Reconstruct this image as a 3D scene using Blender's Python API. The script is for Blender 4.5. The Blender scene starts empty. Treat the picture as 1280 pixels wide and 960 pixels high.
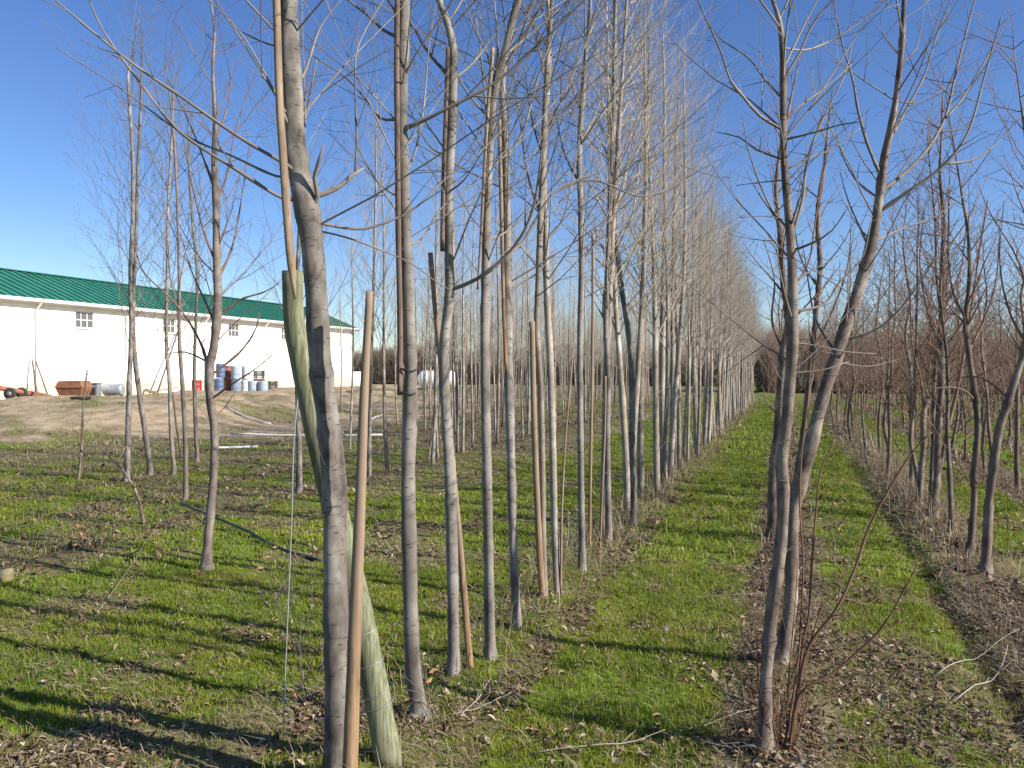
import bpy, math, random
import numpy as np
from mathutils import Vector, Quaternion

# ------------------------------------------------------------------ camera, world, sun
F_PX, CX, CY = 1050.0, 640.0, 480.0          # focal length in pixels of a 1280 wide frame
VPX, HZY, CAM_H = 985.0, 461.0, 1.6          # row direction (+Y) vanishes at VPX ; horizon row
TH = math.atan((VPX-CX)/F_PX); PH = math.atan((CY-HZY)/F_PX)
cs, sn = math.cos(TH), math.sin(TH)
R_ = Vector((cs, sn, 0)); F_ = Vector((-sn, cs, 0)); Z_ = Vector((0, 0, 1))
FW = F_*math.cos(PH) - Z_*math.sin(PH); UP = F_*math.sin(PH) + Z_*math.cos(PH)
CAM = Vector((0, 0, CAM_H))

scene = bpy.context.scene
col = scene.collection
cd = bpy.data.cameras.new("camera"); cam = bpy.data.objects.new("camera", cd); col.objects.link(cam)
cam.location = CAM; cam.rotation_euler = (math.pi/2-PH, 0, TH)
cd.sensor_width = 36; cd.lens = 36*F_PX/1280; cd.clip_end = 3000; cd.clip_start = 0.05
scene.camera = cam

SUN_EL = math.radians(30); SUN_AZ = math.radians(-6)    # azimuth measured from +X
sd = Vector((math.cos(SUN_AZ)*math.cos(SUN_EL), math.sin(SUN_AZ)*math.cos(SUN_EL), math.sin(SUN_EL)))
w = bpy.data.worlds.new("World"); scene.world = w; w.use_nodes = True
nt = w.node_tree; nt.nodes.clear()
sky = nt.nodes.new("ShaderNodeTexSky"); sky.sky_type = 'NISHITA'; sky.sun_disc = False
sky.sun_elevation = SUN_EL; sky.sun_rotation = math.pi/2 - SUN_AZ
sky.air_density = 0.9; sky.dust_density = 0.3; sky.ozone_density = 3.5; sky.altitude = 150
bg = nt.nodes.new("ShaderNodeBackground"); bg.inputs[1].default_value = 0.092
ow = nt.nodes.new("ShaderNodeOutputWorld")
hs = nt.nodes.new('ShaderNodeHueSaturation'); hs.inputs['Saturation'].default_value = 1.16; hs.inputs['Hue'].default_value = 0.512; nt.links.new(sky.outputs[0], hs.inputs['Color'])
nt.links.new(hs.outputs[0], bg.inputs[0]); nt.links.new(bg.outputs[0], ow.inputs[0])
sl = bpy.data.lights.new("sun", 'SUN'); sl.energy = 5.0; sl.angle = math.radians(0.5); sl.color = (1.0, 0.94, 0.84)
so = bpy.data.objects.new("sun", sl); col.objects.link(so); so.rotation_euler = sd.to_track_quat('Z', 'Y').to_euler()
so.location = (20, 0, 20)
scene.view_settings.view_transform = 'Standard'; scene.view_settings.look = 'None'
scene.view_settings.exposure = 0.8; scene.view_settings.gamma = 1
scene.view_settings.use_curve_mapping = False

# ------------------------------------------------------------------ pixel helpers
def P(px, py, D):
    d = FW + R_*((px-CX)/F_PX) + UP*((CY-py)/F_PX)
    return CAM + d*(D/d.dot(F_))
def ground(px, py, z=0.0):
    d = FW + R_*((px-CX)/F_PX) + UP*((CY-py)/F_PX)
    t = (z-CAM_H)/d.z
    return CAM + d*t
def depth(p): return (p-CAM).dot(F_)
def project(p):
    v = p-CAM; dz = v.dot(FW)
    if dz < .1: return (-9999, 0, dz)
    return (CX+F_PX*v.dot(R_)/dz, CY-F_PX*v.dot(UP)/dz, dz)

# ------------------------------------------------------------------ noise
def _h(ix, iy, s):
    a = (ix.astype(np.int64)*374761393 + iy.astype(np.int64)*668265263 + s*1442695041) & 0xffffffff
    a = ((a ^ (a >> 13))*1274126177) & 0xffffffff
    a = a ^ (a >> 16)
    return (a & 0xffff)/65535.0
def vn(x, y, s=0):
    x = np.asarray(x, float); y = np.asarray(y, float)
    ix = np.floor(x); iy = np.floor(y); fx = x-ix; fy = y-iy
    fx = fx*fx*(3-2*fx); fy = fy*fy*(3-2*fy)
    a = _h(ix, iy, s); b = _h(ix+1, iy, s); c = _h(ix, iy+1, s); d = _h(ix+1, iy+1, s)
    return (a*(1-fx)+b*fx)*(1-fy)+(c*(1-fx)+d*fx)*fy
def fbm(x, y, s=0, o=4):
    v = 0; a = .5; t = 0
    for i in range(o):
        v = v+a*vn(x*2**i, y*2**i, s+i*17); t += a; a *= .55
    return v/t
def sst(a, b, x):
    t = np.clip((x-a)/(b-a), 0, 1); return t*t*(3-2*t)

ROWS_R = [1.45+1.5*k for k in range(0, 9)]
ROWS_L = [-5.9, -7.5, -9.0, -10.6, -12.2, -13.8]
def strip(X):                                  # nearness to any planted row, 0..1
    d = np.full(np.shape(X), 9.0)
    for r in [-1.61, -0.03]+ROWS_R+ROWS_L: d = np.minimum(d, np.abs(X-r))
    return d
def masks(X, Y):
    X = np.asarray(X, float); Y = np.asarray(Y, float)
    n1 = fbm(X*.9, Y*.9, 3); n2 = fbm(X*3.1, Y*3.1, 9); n3 = fbm(X*.28, Y*.28, 21)
    D = -X*sn+Y*cs
    wob = (fbm(X*.0+Y*1.1, X*.5, 33)-.5)*.28
    Xw = X+wob+(n2-.5)*.22
    # aisle one
    g = np.where(X < -1.75, .95-.5*sst(.52, .7, n1)-.3*sst(.55, .7, n2), 0)
    a1 = sst(-1.42, -1.22, Xw)*(1-sst(-.34, -.16, Xw))
    a2 = sst(.16, .32, Xw)*(1-sst(.98, 1.15, Xw))*(0.68+.32*sst(4.6, 6.0, Y))
    far = sst(26, 40, D)*.45
    a1 = a1*(1-.3*sst(.62, .75, n2))*(1-far*.6); a2 = a2*(1-.5*sst(.54, .66, n2))*(1-far)
    g = np.maximum(g, np.maximum(a1, a2)*1.0); g = np.maximum(g, .5*sst(.5, .6, n2)*sst(.4, .55, n1))
    mid = (np.abs(X+1.61) < .42)
    g = np.where(mid, np.maximum(g*(.5), .5*sst(.36, .52, n1)+.42), g)
    g = np.where(X > 1.12, (.95-.5*sst(.48, .62, n1))*sst(.2, .42, strip(X)+(n2-.5)*.2), g)
    # drier ground further left, sand by the building
    dry = sst(8.5, 15, D)*(X < -4.0)
    g = g*(1-dry*(.45+.5*sst(.42, .6, n3)))
    sand = sst(-9.0, -13.0, X)*sst(17, 21.5, D+(n1-.5)*6)*sst(.30, .5, n3+n1*.5)*(1-sst(44, 52, -X))
    sand = np.maximum(sand, sst(-10, -15, X)*sst(24, 30, D)*.75)
    sand = sand*(1-.85*sst(40, 50, Y)*sst(-30, -24, X))*(.45+.55*sst(.38, .52, fbm(X*.5, Y*.5, 61)))
    litter = (1-sst(.10, .36, strip(X)+(n2-.5)*.3))*np.where(np.abs(X+1.61) < .5, .45, 1)
    litter = np.where(X < -1.95, np.where(X > -5.2, 0, litter*.7), litter)
    litter = np.maximum(litter, sst(.55, .7, n1)*.35*(X < -1.9)*(X > -9))
    litter = np.maximum(litter, np.where((X > .2) & (X < 1.2), (1-sst(4.6, 6.2, Y))*.7*sst(.42, .55, n1), 0))
    litter = np.maximum(litter, np.where(X > 1.0, sst(.48, .62, n1)*.7+.1, 0))
    near = 1-sst(3.6, 5.4, D)
    litter = np.maximum(litter, near*sst(.47, .6, fbm(X*2.1, Y*2.1, 141))*.75*(1-.55*((X > -1.2) & (X < -.3))))
    litter = np.maximum(litter, (1-sst(.12, .42, np.abs(Xw+1.42)))*sst(.44, .56, fbm(X*1.3, Y*1.3, 151))*.7*(Y < 12))
    litter = np.maximum(litter, sst(.58, .68, fbm(X*2.3, Y*2.3, 161))*.6*(D < 12))
    litter = np.maximum(litter, (np.abs(Xw+1.32) < .10)*.8*sst(.42, .55, n1))
    g = g*(1-.62*litter*(X < 1.2))
    return np.clip(g, 0, 1), np.clip(sand, 0, 1), np.clip(litter*(1-g*.45), 0, 1)
def gz(X, Y):
    X = np.asarray(X, float); Y = np.asarray(Y, float)
    z = (fbm(X*.8, Y*.8, 5)-.5)*.07+(fbm(X*5, Y*5, 6, 3)-.5)*.05
    z = z-.05*np.exp(-((X-1.02)/.09)**2)*(Y < 16)          # wheel rut in the right aisle
    z = z+.03*np.exp(-((X+1.61)/.25)**2)+.03*np.exp(-((X-1.45)/.3)**2)+.03*np.exp(-((X+.03)/.2)**2)
    D = -X*sn+Y*cs
    berm = sst(-13, -17, X)*sst(19, 23, D)*(1-sst(28, 31, D))
    z = z+berm*(.25+.55*fbm(X*.35, Y*.35, 44))
    z = z+sst(-14, -20, X)*sst(29, 33, D)*(.35*sst(.5, .7, fbm(X*.3, Y*.3, 47)))*(1-sst(-33, -35, X))
    return z
def gz1(x, y): return float(gz(np.array([x]), np.array([y]))[0])

# ------------------------------------------------------------------ materials
def newmat(name):
    m = bpy.data.materials.new(name); m.use_nodes = True
    return m, m.node_tree, m.node_tree.nodes["Principled BSDF"]
def N(t, typ, **k):
    n = t.nodes.new(typ)
    for a, b in k.items(): setattr(n, a, b)
    return n
def L(t, a, b): t.links.new(a, b)
def ramp(t, stops, src):
    r = N(t, "ShaderNodeValToRGB"); e = r.color_ramp.elements
    while len(e) < len(stops): e.new(.5)
    for i, (p, c) in enumerate(stops): e[i].position = p; e[i].color = (*c, 1)
    L(t, src, r.inputs[0]); return r.outputs[0]
def noise(t, vec, scale, detail=4, rough=.55, mapping=None):
    if mapping:
        mp = N(t, "ShaderNodeMapping"); mp.inputs[3].default_value = mapping; L(t, vec, mp.inputs[0]); vec = mp.outputs[0]
    n = N(t, "ShaderNodeTexNoise"); n.inputs["Scale"].default_value = scale
    n.inputs["Detail"].default_value = detail; n.inputs["Roughness"].default_value = rough
    L(t, vec, n.inputs["Vector"]); return n.outputs[0]
def mixc(t, fac, a, b, mode='MIX'):
    m = N(t, "ShaderNodeMix", data_type='RGBA', blend_type=mode)
    for v, i in ((fac, 0), (a, 6), (b, 7)):
        if isinstance(v, (int, float)): m.inputs[i].default_value = v
        elif isinstance(v, tuple): m.inputs[i].default_value = (*v, 1)
        else: L(t, v, m.inputs[i])
    return m.outputs[2]
def bump(t, b, h, strength, dist):
    n = N(t, "ShaderNodeBump"); n.inputs[0].default_value = strength; n.inputs[1].default_value = dist
    L(t, h, n.inputs[2]); L(t, n.outputs[0], b.inputs["Normal"])
def objc(t): return N(t, "ShaderNodeTexCoord").outputs[3]

def bark(name, base, dark, light, band=1.0, bscale=1.0):
    m, t, b = newmat(name); o = objc(t)
    fine = noise(t, o, 60*bscale, 5, .7, (1, 1, .6))
    blot = noise(t, o, 9*bscale, 4, .6, (1, 1, .5))
    rings = noise(t, o, 16*bscale, 4, .65, (.55, .55, 2.4)); big = noise(t, o, 2.6*bscale, 3, .6, (1, 1, .7))
    c = ramp(t, [(.3, dark), (.5, base), (.72, light)], blot)
    c = mixc(t, ramp(t, [(.35, (.55,)*3), (.55, (0, 0, 0))], big), c, dark)
    c2 = mixc(t, ramp(t, [(.58, (0, 0, 0)), (.70, (band*.6,)*3)], rings), c, dark)
    c3 = mixc(t, ramp(t, [(.62, (0, 0, 0)), (.72, (.55, .55, .55))], fine), c2, light)
    vo = N(t, "ShaderNodeTexVoronoi"); vo.inputs["Scale"].default_value = 15*bscale
    vm = N(t, "ShaderNodeMapping"); vm.inputs[3].default_value = (.8, .8, 3.2); L(t, o, vm.inputs[0]); L(t, vm.outputs[0], vo.inputs["Vector"])
    c3 = mixc(t, ramp(t, [(.10, (.85,)*3), (.2, (0, 0, 0))], vo.outputs[0]), c3, tuple(q*.6 for q in dark))
    lic = noise(t, o, 34*bscale, 5, .65)
    c3 = mixc(t, ramp(t, [(.69, (0, 0, 0)), (.75, (.5,)*3)], lic), c3, tuple(min(q*1.25, .6) for q in light))
    inf = N(t, "ShaderNodeObjectInfo")
    hv = N(t, "ShaderNodeHueSaturation"); L(t, c3, hv.inputs["Color"])
    mr = N(t, "ShaderNodeMapRange"); mr.inputs[3].default_value = .72; mr.inputs[4].default_value = 1.18
    L(t, inf.outputs["Random"], mr.inputs[0]); L(t, mr.outputs[0], hv.inputs["Value"])
    L(t, hv.outputs[0], b.inputs["Base Color"]); b.inputs["Roughness"].default_value = .82
    b.inputs["Specular IOR Level"].default_value = .25
    ad = N(t, "ShaderNodeMath", operation='ADD'); L(t, rings, ad.inputs[0]); L(t, fine, ad.inputs[1])
    bump(t, b, ad.outputs[0], .7, .006)
    return m
M_BARK = bark("grey_bark", (.225, .20, .175), (.08, .068, .058), (.37, .34, .30))
M_BARKS = bark("sapling_bark", (.25, .205, .17), (.12, .09, .075), (.38, .33, .28), .8, 1.2)
M_BARKK = bark("knobbly_bark", (.20, .155, .125), (.055, .04, .033), (.40, .34, .28), 1.3, 1.5)
M_BARKF = bark("pale_bark", (.31, .265, .215), (.17, .145, .12), (.50, .455, .40), .5)
M_BARKB = bark("blotched_bark", (.21, .185, .16), (.06, .05, .043), (.40, .37, .33), 1.2, 1.3)
M_BARKR = bark("brown_bark", (.19, .145, .115), (.08, .056, .045), (.34, .29, .24), .9, 1.2)

def twigmat(name, c1, c2):
    m, t, b = newmat(name); o = objc(t)
    c = ramp(t, [(.35, c1), (.65, c2)], noise(t, o, 3, 3)); L(t, c, b.inputs["Base Color"])
    b.inputs["Roughness"].default_value = .7; b.inputs["Specular IOR Level"].default_value = .3
    return m
M_TWIG = twigmat("pale_twig", (.26, .215, .17), (.43, .38, .31))
M_TWIGD = twigmat("grey_branch", (.12, .10, .085), (.27, .235, .20))
M_TWIGR = twigmat("reddish_twig", (.15, .085, .06), (.25, .165, .12))
M_RED = twigmat("red_shoot", (.10, .048, .03), (.21, .125, .07))
M_DARKTWIG = twigmat("far_brown_twig", (.13, .095, .07), (.26, .20, .15))

def wood(name, a, b_, c_, sc=1):
    m, t, b = newmat(name); o = objc(t)
    g = noise(t, o, 30*sc, 5, .6, (2.0, 2.0, .12)); k = noise(t, o, 5, 3, .5)
    c = ramp(t, [(.3, a), (.5, b_), (.7, c_)], g)
    c = mixc(t, ramp(t, [(.45, (0, 0, 0)), (.7, (.6, .6, .6))], k), c, a)
    sp = noise(t, o, 45, 4, .7, (1.5, 1.5, .5)); c = mixc(t, ramp(t, [(.58, (0, 0, 0)), (.68, (.7,)*3)], sp), c, tuple(q*.5 for q in a))
    if name == "orange_brown_wood":
        sx = N(t, "ShaderNodeSeparateXYZ"); L(t, o, sx.inputs[0])
        c = mixc(t, ramp(t, [(.25, (0, 0, 0)), (.95, (.8, .8, .8))], sx.outputs[2]), c, (.27, .205, .15))
    L(t, c, b.inputs["Base Color"]); b.inputs["Roughness"].default_value = .85; b.inputs["Specular IOR Level"].default_value = .15
    bump(t, b, g, .8, .006); return m
M_STAKE = wood("weathered_tan_wood", (.15, .105, .07), (.27, .20, .14), (.36, .28, .205))
M_STAKEO = wood("orange_brown_wood", (.13, .075, .045), (.27, .165, .09), (.38, .26, .16))
M_GREENPOST = wood("green_treated_wood", (.09, .095, .055), (.20, .205, .125), (.33, .325, .23), 1.6)
M_STAKED = wood("dark_wet_wood", (.085, .06, .045), (.15, .11, .085), (.24, .18, .14))

def plain(name, c, rough=.6, metal=0, var=.25, scale=6, dirt=None, bmp=0):
    m, t, b = newmat(name); o = objc(t)
    d = tuple(x*(1-var) for x in c) if dirt is None else dirt
    n = noise(t, o, scale, 6, .6)
    L(t, ramp(t, [(.35, d), (.6, c)], n), b.inputs["Base Color"])
    b.inputs["Roughness"].default_value = rough; b.inputs["Metallic"].default_value = metal
    if bmp: bump(t, b, n, bmp, .01)
    return m

def attrmat(name, rough=.7, spec=.3, trans=0):
    m, t, b = newmat(name)
    a = N(t, "ShaderNodeAttribute"); a.attribute_name = "Col"
    L(t, a.outputs[0], b.inputs["Base Color"]); b.inputs["Roughness"].default_value = rough
    b.inputs["Specular IOR Level"].default_value = spec
    if trans:
        tr = N(t, "ShaderNodeBsdfTranslucent"); L(t, a.outputs[0], tr.inputs[0])
        mx = N(t, "ShaderNodeMixShader"); mx.inputs[0].default_value = trans
        L(t, b.outputs[0], mx.inputs[1]); L(t, tr.outputs[0], mx.inputs[2])
        L(t, mx.outputs[0], t.nodes["Material Output"].inputs[0])
    return m

# ------------------------------------------------------------------ object helpers
def tag(o, label=None, cat=None, group=None, kind=None):
    if label: o["label"] = label
    if cat: o["category"] = cat
    if group: o["group"] = group
    if kind: o["kind"] = kind
    return o
def empty(name, loc):
    o = bpy.data.objects.new(name, None); col.objects.link(o); o.location = loc; o.empty_display_size = .1; return o

class MB:
    def __init__(s): s.v = []; s.f = []; s.n = 0
    def add(s, vs, fs):
        b = s.n; s.v.extend(vs); s.n += len(vs); s.f.extend([tuple(b+i for i in f) for f in fs])
    def box(s, c, size, rot=None):
        hx, hy, hz = [q/2 for q in size]
        vs = [Vector((x*hx, y*hy, z*hz)) for x in (-1, 1) for y in (-1, 1) for z in (-1, 1)]
        if rot: vs = [rot @ q for q in vs]
        c = Vector(c); vs = [q+c for q in vs]
        s.add(vs, [(0, 1, 3, 2), (4, 6, 7, 5), (0, 4, 5, 1), (2, 3, 7, 6), (0, 2, 6, 4), (1, 5, 7, 3)])
    def tube(s, pts, rad, n=6, cap=True, jit=None):
        pts = [Vector(p) for p in pts]; m = len(pts)
        t = (pts[1]-pts[0]).normalized()
        a = Vector((1, 0, 0)) if abs(t.x) < .8 else Vector((0, 1, 0))
        u = t.cross(a).normalized(); vs = []
        for i in range(m):
            if i == 0: tt = t
            elif i == m-1: tt = (pts[i]-pts[i-1]).normalized()
            else: tt = (pts[i+1]-pts[i-1]).normalized()
            u = (u-tt*u.dot(tt)).normalized(); w_ = tt.cross(u); r = rad[i]
            for k in range(n):
                an = 2*math.pi*k/n; rr = r*(1+(jit(i, an) if jit else 0))
                vs.append(pts[i]+u*(rr*math.cos(an))+w_*(rr*math.sin(an)))
        fs = []
        for i in range(m-1):
            for k in range(n):
                k2 = (k+1) % n; fs.append((i*n+k, i*n+k2, (i+1)*n+k2, (i+1)*n+k))
        if cap: fs.append(tuple(range(n))[::-1]); fs.append(tuple(range((m-1)*n, m*n)))
        s.add(vs, fs)
    def lathe(s, prof, n=20, c=(0, 0, 0), axis=None):   # prof: (radius, height) list
        vs = []; q = Vector((0, 0, 1)).rotation_difference(Vector(axis)) if axis else None
        for r, z in prof:
            for k in range(n):
                v = Vector((r*math.cos(2*math.pi*k/n), r*math.sin(2*math.pi*k/n), z))
                if q: v = q @ v
                vs.append(v+Vector(c))
        fs = [(i*n+k, i*n+(k+1) % n, (i+1)*n+(k+1) % n, (i+1)*n+k) for i in range(len(prof)-1) for k in range(n)]
        fs.append(tuple(range(n))[::-1]); fs.append(tuple(range((len(prof)-1)*n, len(prof)*n)))
        s.add(vs, fs)
    def mesh(s, name, mat, smooth=True, origin=None):
        me = bpy.data.meshes.new(name); o = origin or Vector((0, 0, 0))
        me.from_pydata([tuple(Vector(v)-o) for v in s.v], [], s.f); me.materials.append(mat)
        if smooth: me.polygons.foreach_set("use_smooth", [True]*len(me.polygons))
        me.update(); return me
    def build(s, name, mat, parent=None, smooth=True, origin=None, bevel=0):
        """verts are given in world space; origin = the thing's base"""
        if parent is not None and origin is None: origin = parent_origin(parent)
        me = s.mesh(name, mat, smooth, origin)
        o = bpy.data.objects.new(name, me); col.objects.link(o)
        if parent is not None: o.parent = parent
        elif origin is not None: o.location = origin
        if bevel:
            bm = o.modifiers.new("bevel", 'BEVEL'); bm.width = bevel; bm.segments = 2; bm.limit_method = 'ANGLE'
        return o
def parent_origin(p):
    o = Vector((0, 0, 0))
    while p is not None: o = o+Vector(p.location); p = p.parent
    return o

def cat(pts, step):
    """Catmull-Rom resample of rows [x,y,z,r...]"""
    a = np.array(pts, float); a = np.vstack([2*a[0]-a[1], a, 2*a[-1]-a[-2]]); out = []
    for i in range(1, len(a)-2):
        n = max(1, int(np.linalg.norm(a[i+1][:3]-a[i][:3])/step))
        for k in range(n):
            t = k/n
            out.append(.5*((2*a[i])+(-a[i-1]+a[i+1])*t+(2*a[i-1]-5*a[i]+4*a[i+1]-a[i+2])*t*t+(-a[i-1]+3*a[i]-3*a[i+1]+a[i+2])*t**3))
    out.append(a[-2]); return np.array(out)

# ------------------------------------------------------------------ growth
def grow(mb, rng, p, d, length, r, level, prm, upv=.10, nseg=None):
    nseg = nseg or max(3, int(length/prm['seg'][min(level, 2)]))
    pts = [p]; st = length/nseg; dd = d.normalized(); dirs = [dd]
    wig = prm['wig']
    for i in range(nseg):
        dd = (dd+Vector((rng.uniform(-wig, wig), rng.uniform(-wig, wig), rng.uniform(-wig, wig)+upv))).normalized()
        pts.append(pts[-1]+dd*st); dirs.append(dd)
    rad = [max(r*(1-.82*(i/nseg)), .0011) for i in range(nseg+1)]
    mb.tube(pts, rad, 6 if r > .012 else (4 if r > .004 else 3), cap=False)
    if level < prm['levels']:
        sides(mb, rng, pts, rad, length, level, prm)
    return pts
def sides(mb, rng, pts, rad, length, level, prm, t0=.15, side0=None, dens=1):
    n = int(length*prm['dens'][level]*dens+rng.random()); ang = rng.uniform(0, 6.28)
    m = len(pts)-1
    for k in range(n):
        t = t0+(1-t0)*((k+rng.random()*.8)/max(n, 1)); t = min(t, .97); i = min(int(t*m), m-1)
        q = pts[i].lerp(pts[i+1], t*m-i); tt = (pts[i+1]-pts[i]).normalized()
        ang += 2.4+rng.uniform(-.4, .4)
        a = tt.orthogonal().normalized(); a = Quaternion(tt, ang) @ a
        sp = math.radians(rng.uniform(*prm['spread'][min(level, 1)]))
        dn = tt*math.cos(sp)+a*math.sin(sp)
        ll = prm['len'][level]*(1-.65*t)*rng.uniform(.5, 1.3)*min(1, length)
        if rng.random() < prm.get('spur', 0): ll *= .25
        rr = min(rad[i]*.6, ll*.011+prm.get('rmin', .0012))
        grow(mb, rng, q, dn, ll, rr, level+1, prm, prm['up'])
PRM_A = dict(seg=(.25, .16, .12), wig=.09, levels=2, dens=(4.6, 5.2, 3), spread=((28, 46), (28, 50)), len=(.85, .45, .2), up=.06)
PRM_R = dict(seg=(.16, .12, .08), wig=.14, levels=2, dens=(6.5, 9, 4), spread=((35, 62), (45, 80)), len=(.6, .24, .12), up=.07, spur=.3, rmin=.0019)

def trunk_tube(mb, rows, n=14, seed=0, step=.035, taper_base=.42, knot=.06):
    a = cat(rows, step); rng = np.random.RandomState(seed); m = len(a)
    z0 = a[0][2]; ph = rng.uniform(0, 6, 4)
    rr = []
    kn = rng.uniform(0, 1, m) > .90
    for i in range(m):
        r = a[i][3]*(1+taper_base*math.exp(-(a[i][2]-z0)/.07))*(1+knot*math.sin(a[i][2]*21+ph[0])*math.sin(a[i][2]*9+ph[1]))
        if kn[i]: r *= (1.13 if knot < .1 else 1.24)
        rr.append(r)
    mb.tube([Vector(q[:3]) for q in a], rr, n, jit=lambda i, an: .05*math.sin(an*2+i*.05+ph[2])+.035*math.sin(an*3-i*.11+ph[3])+.18*math.exp(-(a[i][2]-z0)/.07)*math.sin(an*5+ph[1]))
    return [Vector(q[:3]) for q in a], rr

# ==================================================================== GROUND
def build_ground():
    rr = [0.3]
    while rr[-1] < 1400: rr.append(rr[-1]*1.022+.002)
    rr = np.array(rr); na = 760
    # finer angular steps in front of the camera
    u = np.arange(na)/na; an = 2*np.pi*u + .82*np.sin(2*np.pi*u)*(-1) # squeeze
    an = an + (math.pi/2+TH)      # u=0 points forward
    Rg, An = np.meshgrid(rr, an, indexing='ij')
    X = Rg*np.cos(An); Y = Rg*np.sin(An); fade = 1-sst(60, 120, Rg)
    Z = gz(X, Y)*fade
    nv = X.size; co = np.stack([X, Y, Z], -1).reshape(-1, 3)
    co = np.vstack([co, [[0, 0, 0]]])
    i, j = np.meshgrid(np.arange(len(rr)-1), np.arange(na), indexing='ij'); j2 = (j+1) % na
    q = np.stack([i*na+j, (i+1)*na+j, (i+1)*na+j2, i*na+j2], -1).reshape(-1, 4)
    me = bpy.data.meshes.new("ground"); nq = len(q)
    jj = np.arange(na); tri = np.stack([jj, (jj+1) % na, np.full(na, nv)], -1)
    me.vertices.add(len(co)); me.vertices.foreach_set("co", co.ravel())
    me.loops.add(nq*4+na*3); me.loops.foreach_set("vertex_index", np.concatenate([q.ravel(), tri.ravel()]))
    me.polygons.add(nq+na)
    me.polygons.foreach_set("loop_start", np.concatenate([np.arange(nq)*4, nq*4+np.arange(na)*3]))
    me.polygons.foreach_set("use_smooth", [True]*(nq+na))
    g, s, l = masks(co[:, 0], co[:, 1])
    for nm, v in (("green", g), ("sand", s), ("litter", l)):
        a = me.attributes.new(nm, 'FLOAT', 'POINT'); a.data.foreach_set("value", v.astype(np.float32))
    me.update(calc_edges=True); me.validate()
    m, t, b = newmat("ground_soil_and_grass"); geo = N(t, "ShaderNodeNewGeometry").outputs[0]
    def at(n): a = N(t, "ShaderNodeAttribute"); a.attribute_name = n; return a.outputs[2]
    f1 = noise(t, geo, 14, 8, .7); f2 = noise(t, geo, 55, 6, .7); f3 = noise(t, geo, 2.2, 6, .65)
    grass = ramp(t, [(.3, (.06, .075, .014)), (.5, (.12, .17, .018)), (.7, (.20, .225, .04))], f1)
    dry = ramp(t, [(.3, (.07, .06, .03)), (.5, (.16, .14, .07)), (.7, (.28, .235, .14))], f1)
    soil = ramp(t, [(.3, (.025, .019, .011)), (.48, (.085, .065, .038)), (.66, (.20, .16, .10))], f2)
    sandc = ramp(t, [(.3, (.19, .14, .085)), (.5, (.33, .255, .165)), (.72, (.47, .385, .265))], f3)
    def soft(v, lo, hi, nz):
        ad = N(t, "ShaderNodeMath", operation='MULTIPLY_ADD'); L(t, nz, ad.inputs[0]); ad.inputs[1].default_value = .8; L(t, v, ad.inputs[2])
        mr = N(t, "ShaderNodeMapRange"); mr.inputs[1].default_value = lo+.4; mr.inputs[2].default_value = hi+.4; L(t, ad.outputs[0], mr.inputs[0]); return mr.outputs[0]
    c = mixc(t, soft(at("green"), .3, .75, f1), dry, grass)
    c = mixc(t, soft(at("litter"), .45, .8, f1), c, soil)
    c = mixc(t, soft(at("sand"), .35, .75, f1), c, sandc)
    L(t, c, b.inputs["Base Color"]); b.inputs["Roughness"].default_value = .95; b.inputs["Specular IOR Level"].default_value = .1
    bump(t, b, f2, .8, .02)
    me.materials.append(m)
    o = bpy.data.objects.new("ground", me); col.objects.link(o); tag(o, kind="structure")
build_ground()

# ---- numpy face fields: every element is `k` verts, faces given as index lists
def field(name, V, faces, C, mat, label, category):
    """V (n,k,3), faces list of tuples into k, C (n,3)"""
    n, k, _ = V.shape; me = bpy.data.meshes.new(name)
    me.vertices.add(n*k); me.vertices.foreach_set("co", V.astype(np.float32).ravel())
    base = (np.arange(n)*k)[:, None]
    idx = np.concatenate([base+np.array(f)[None, :] for f in faces], 1).ravel()
    lens = np.tile([len(f) for f in faces], n)
    me.loops.add(len(idx)); me.loops.foreach_set("vertex_index", idx)
    me.polygons.add(len(lens)); st = np.concatenate([[0], np.cumsum(lens)[:-1]]); me.polygons.foreach_set("loop_start", st)
    me.update(calc_edges=True)
    a = me.attributes.new("Col", 'FLOAT_COLOR', 'POINT')
    cc = np.ones((n, k, 4), np.float32); cc[..., :3] = C[:, None, :]; a.data.foreach_set("color", cc.ravel())
    me.materials.append(mat); o = bpy.data.objects.new(name, me); col.objects.link(o)
    tag(o, label, category, kind="stuff"); return o
rs = np.random.RandomState(7)
def sector(n, d0, d1, half=40):
    r = np.sqrt(rs.uniform(d0*d0, d1*d1, n)); a = math.pi/2+TH+np.radians(rs.uniform(-half, half, n))
    return r*np.cos(a), r*np.sin(a), r

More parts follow.
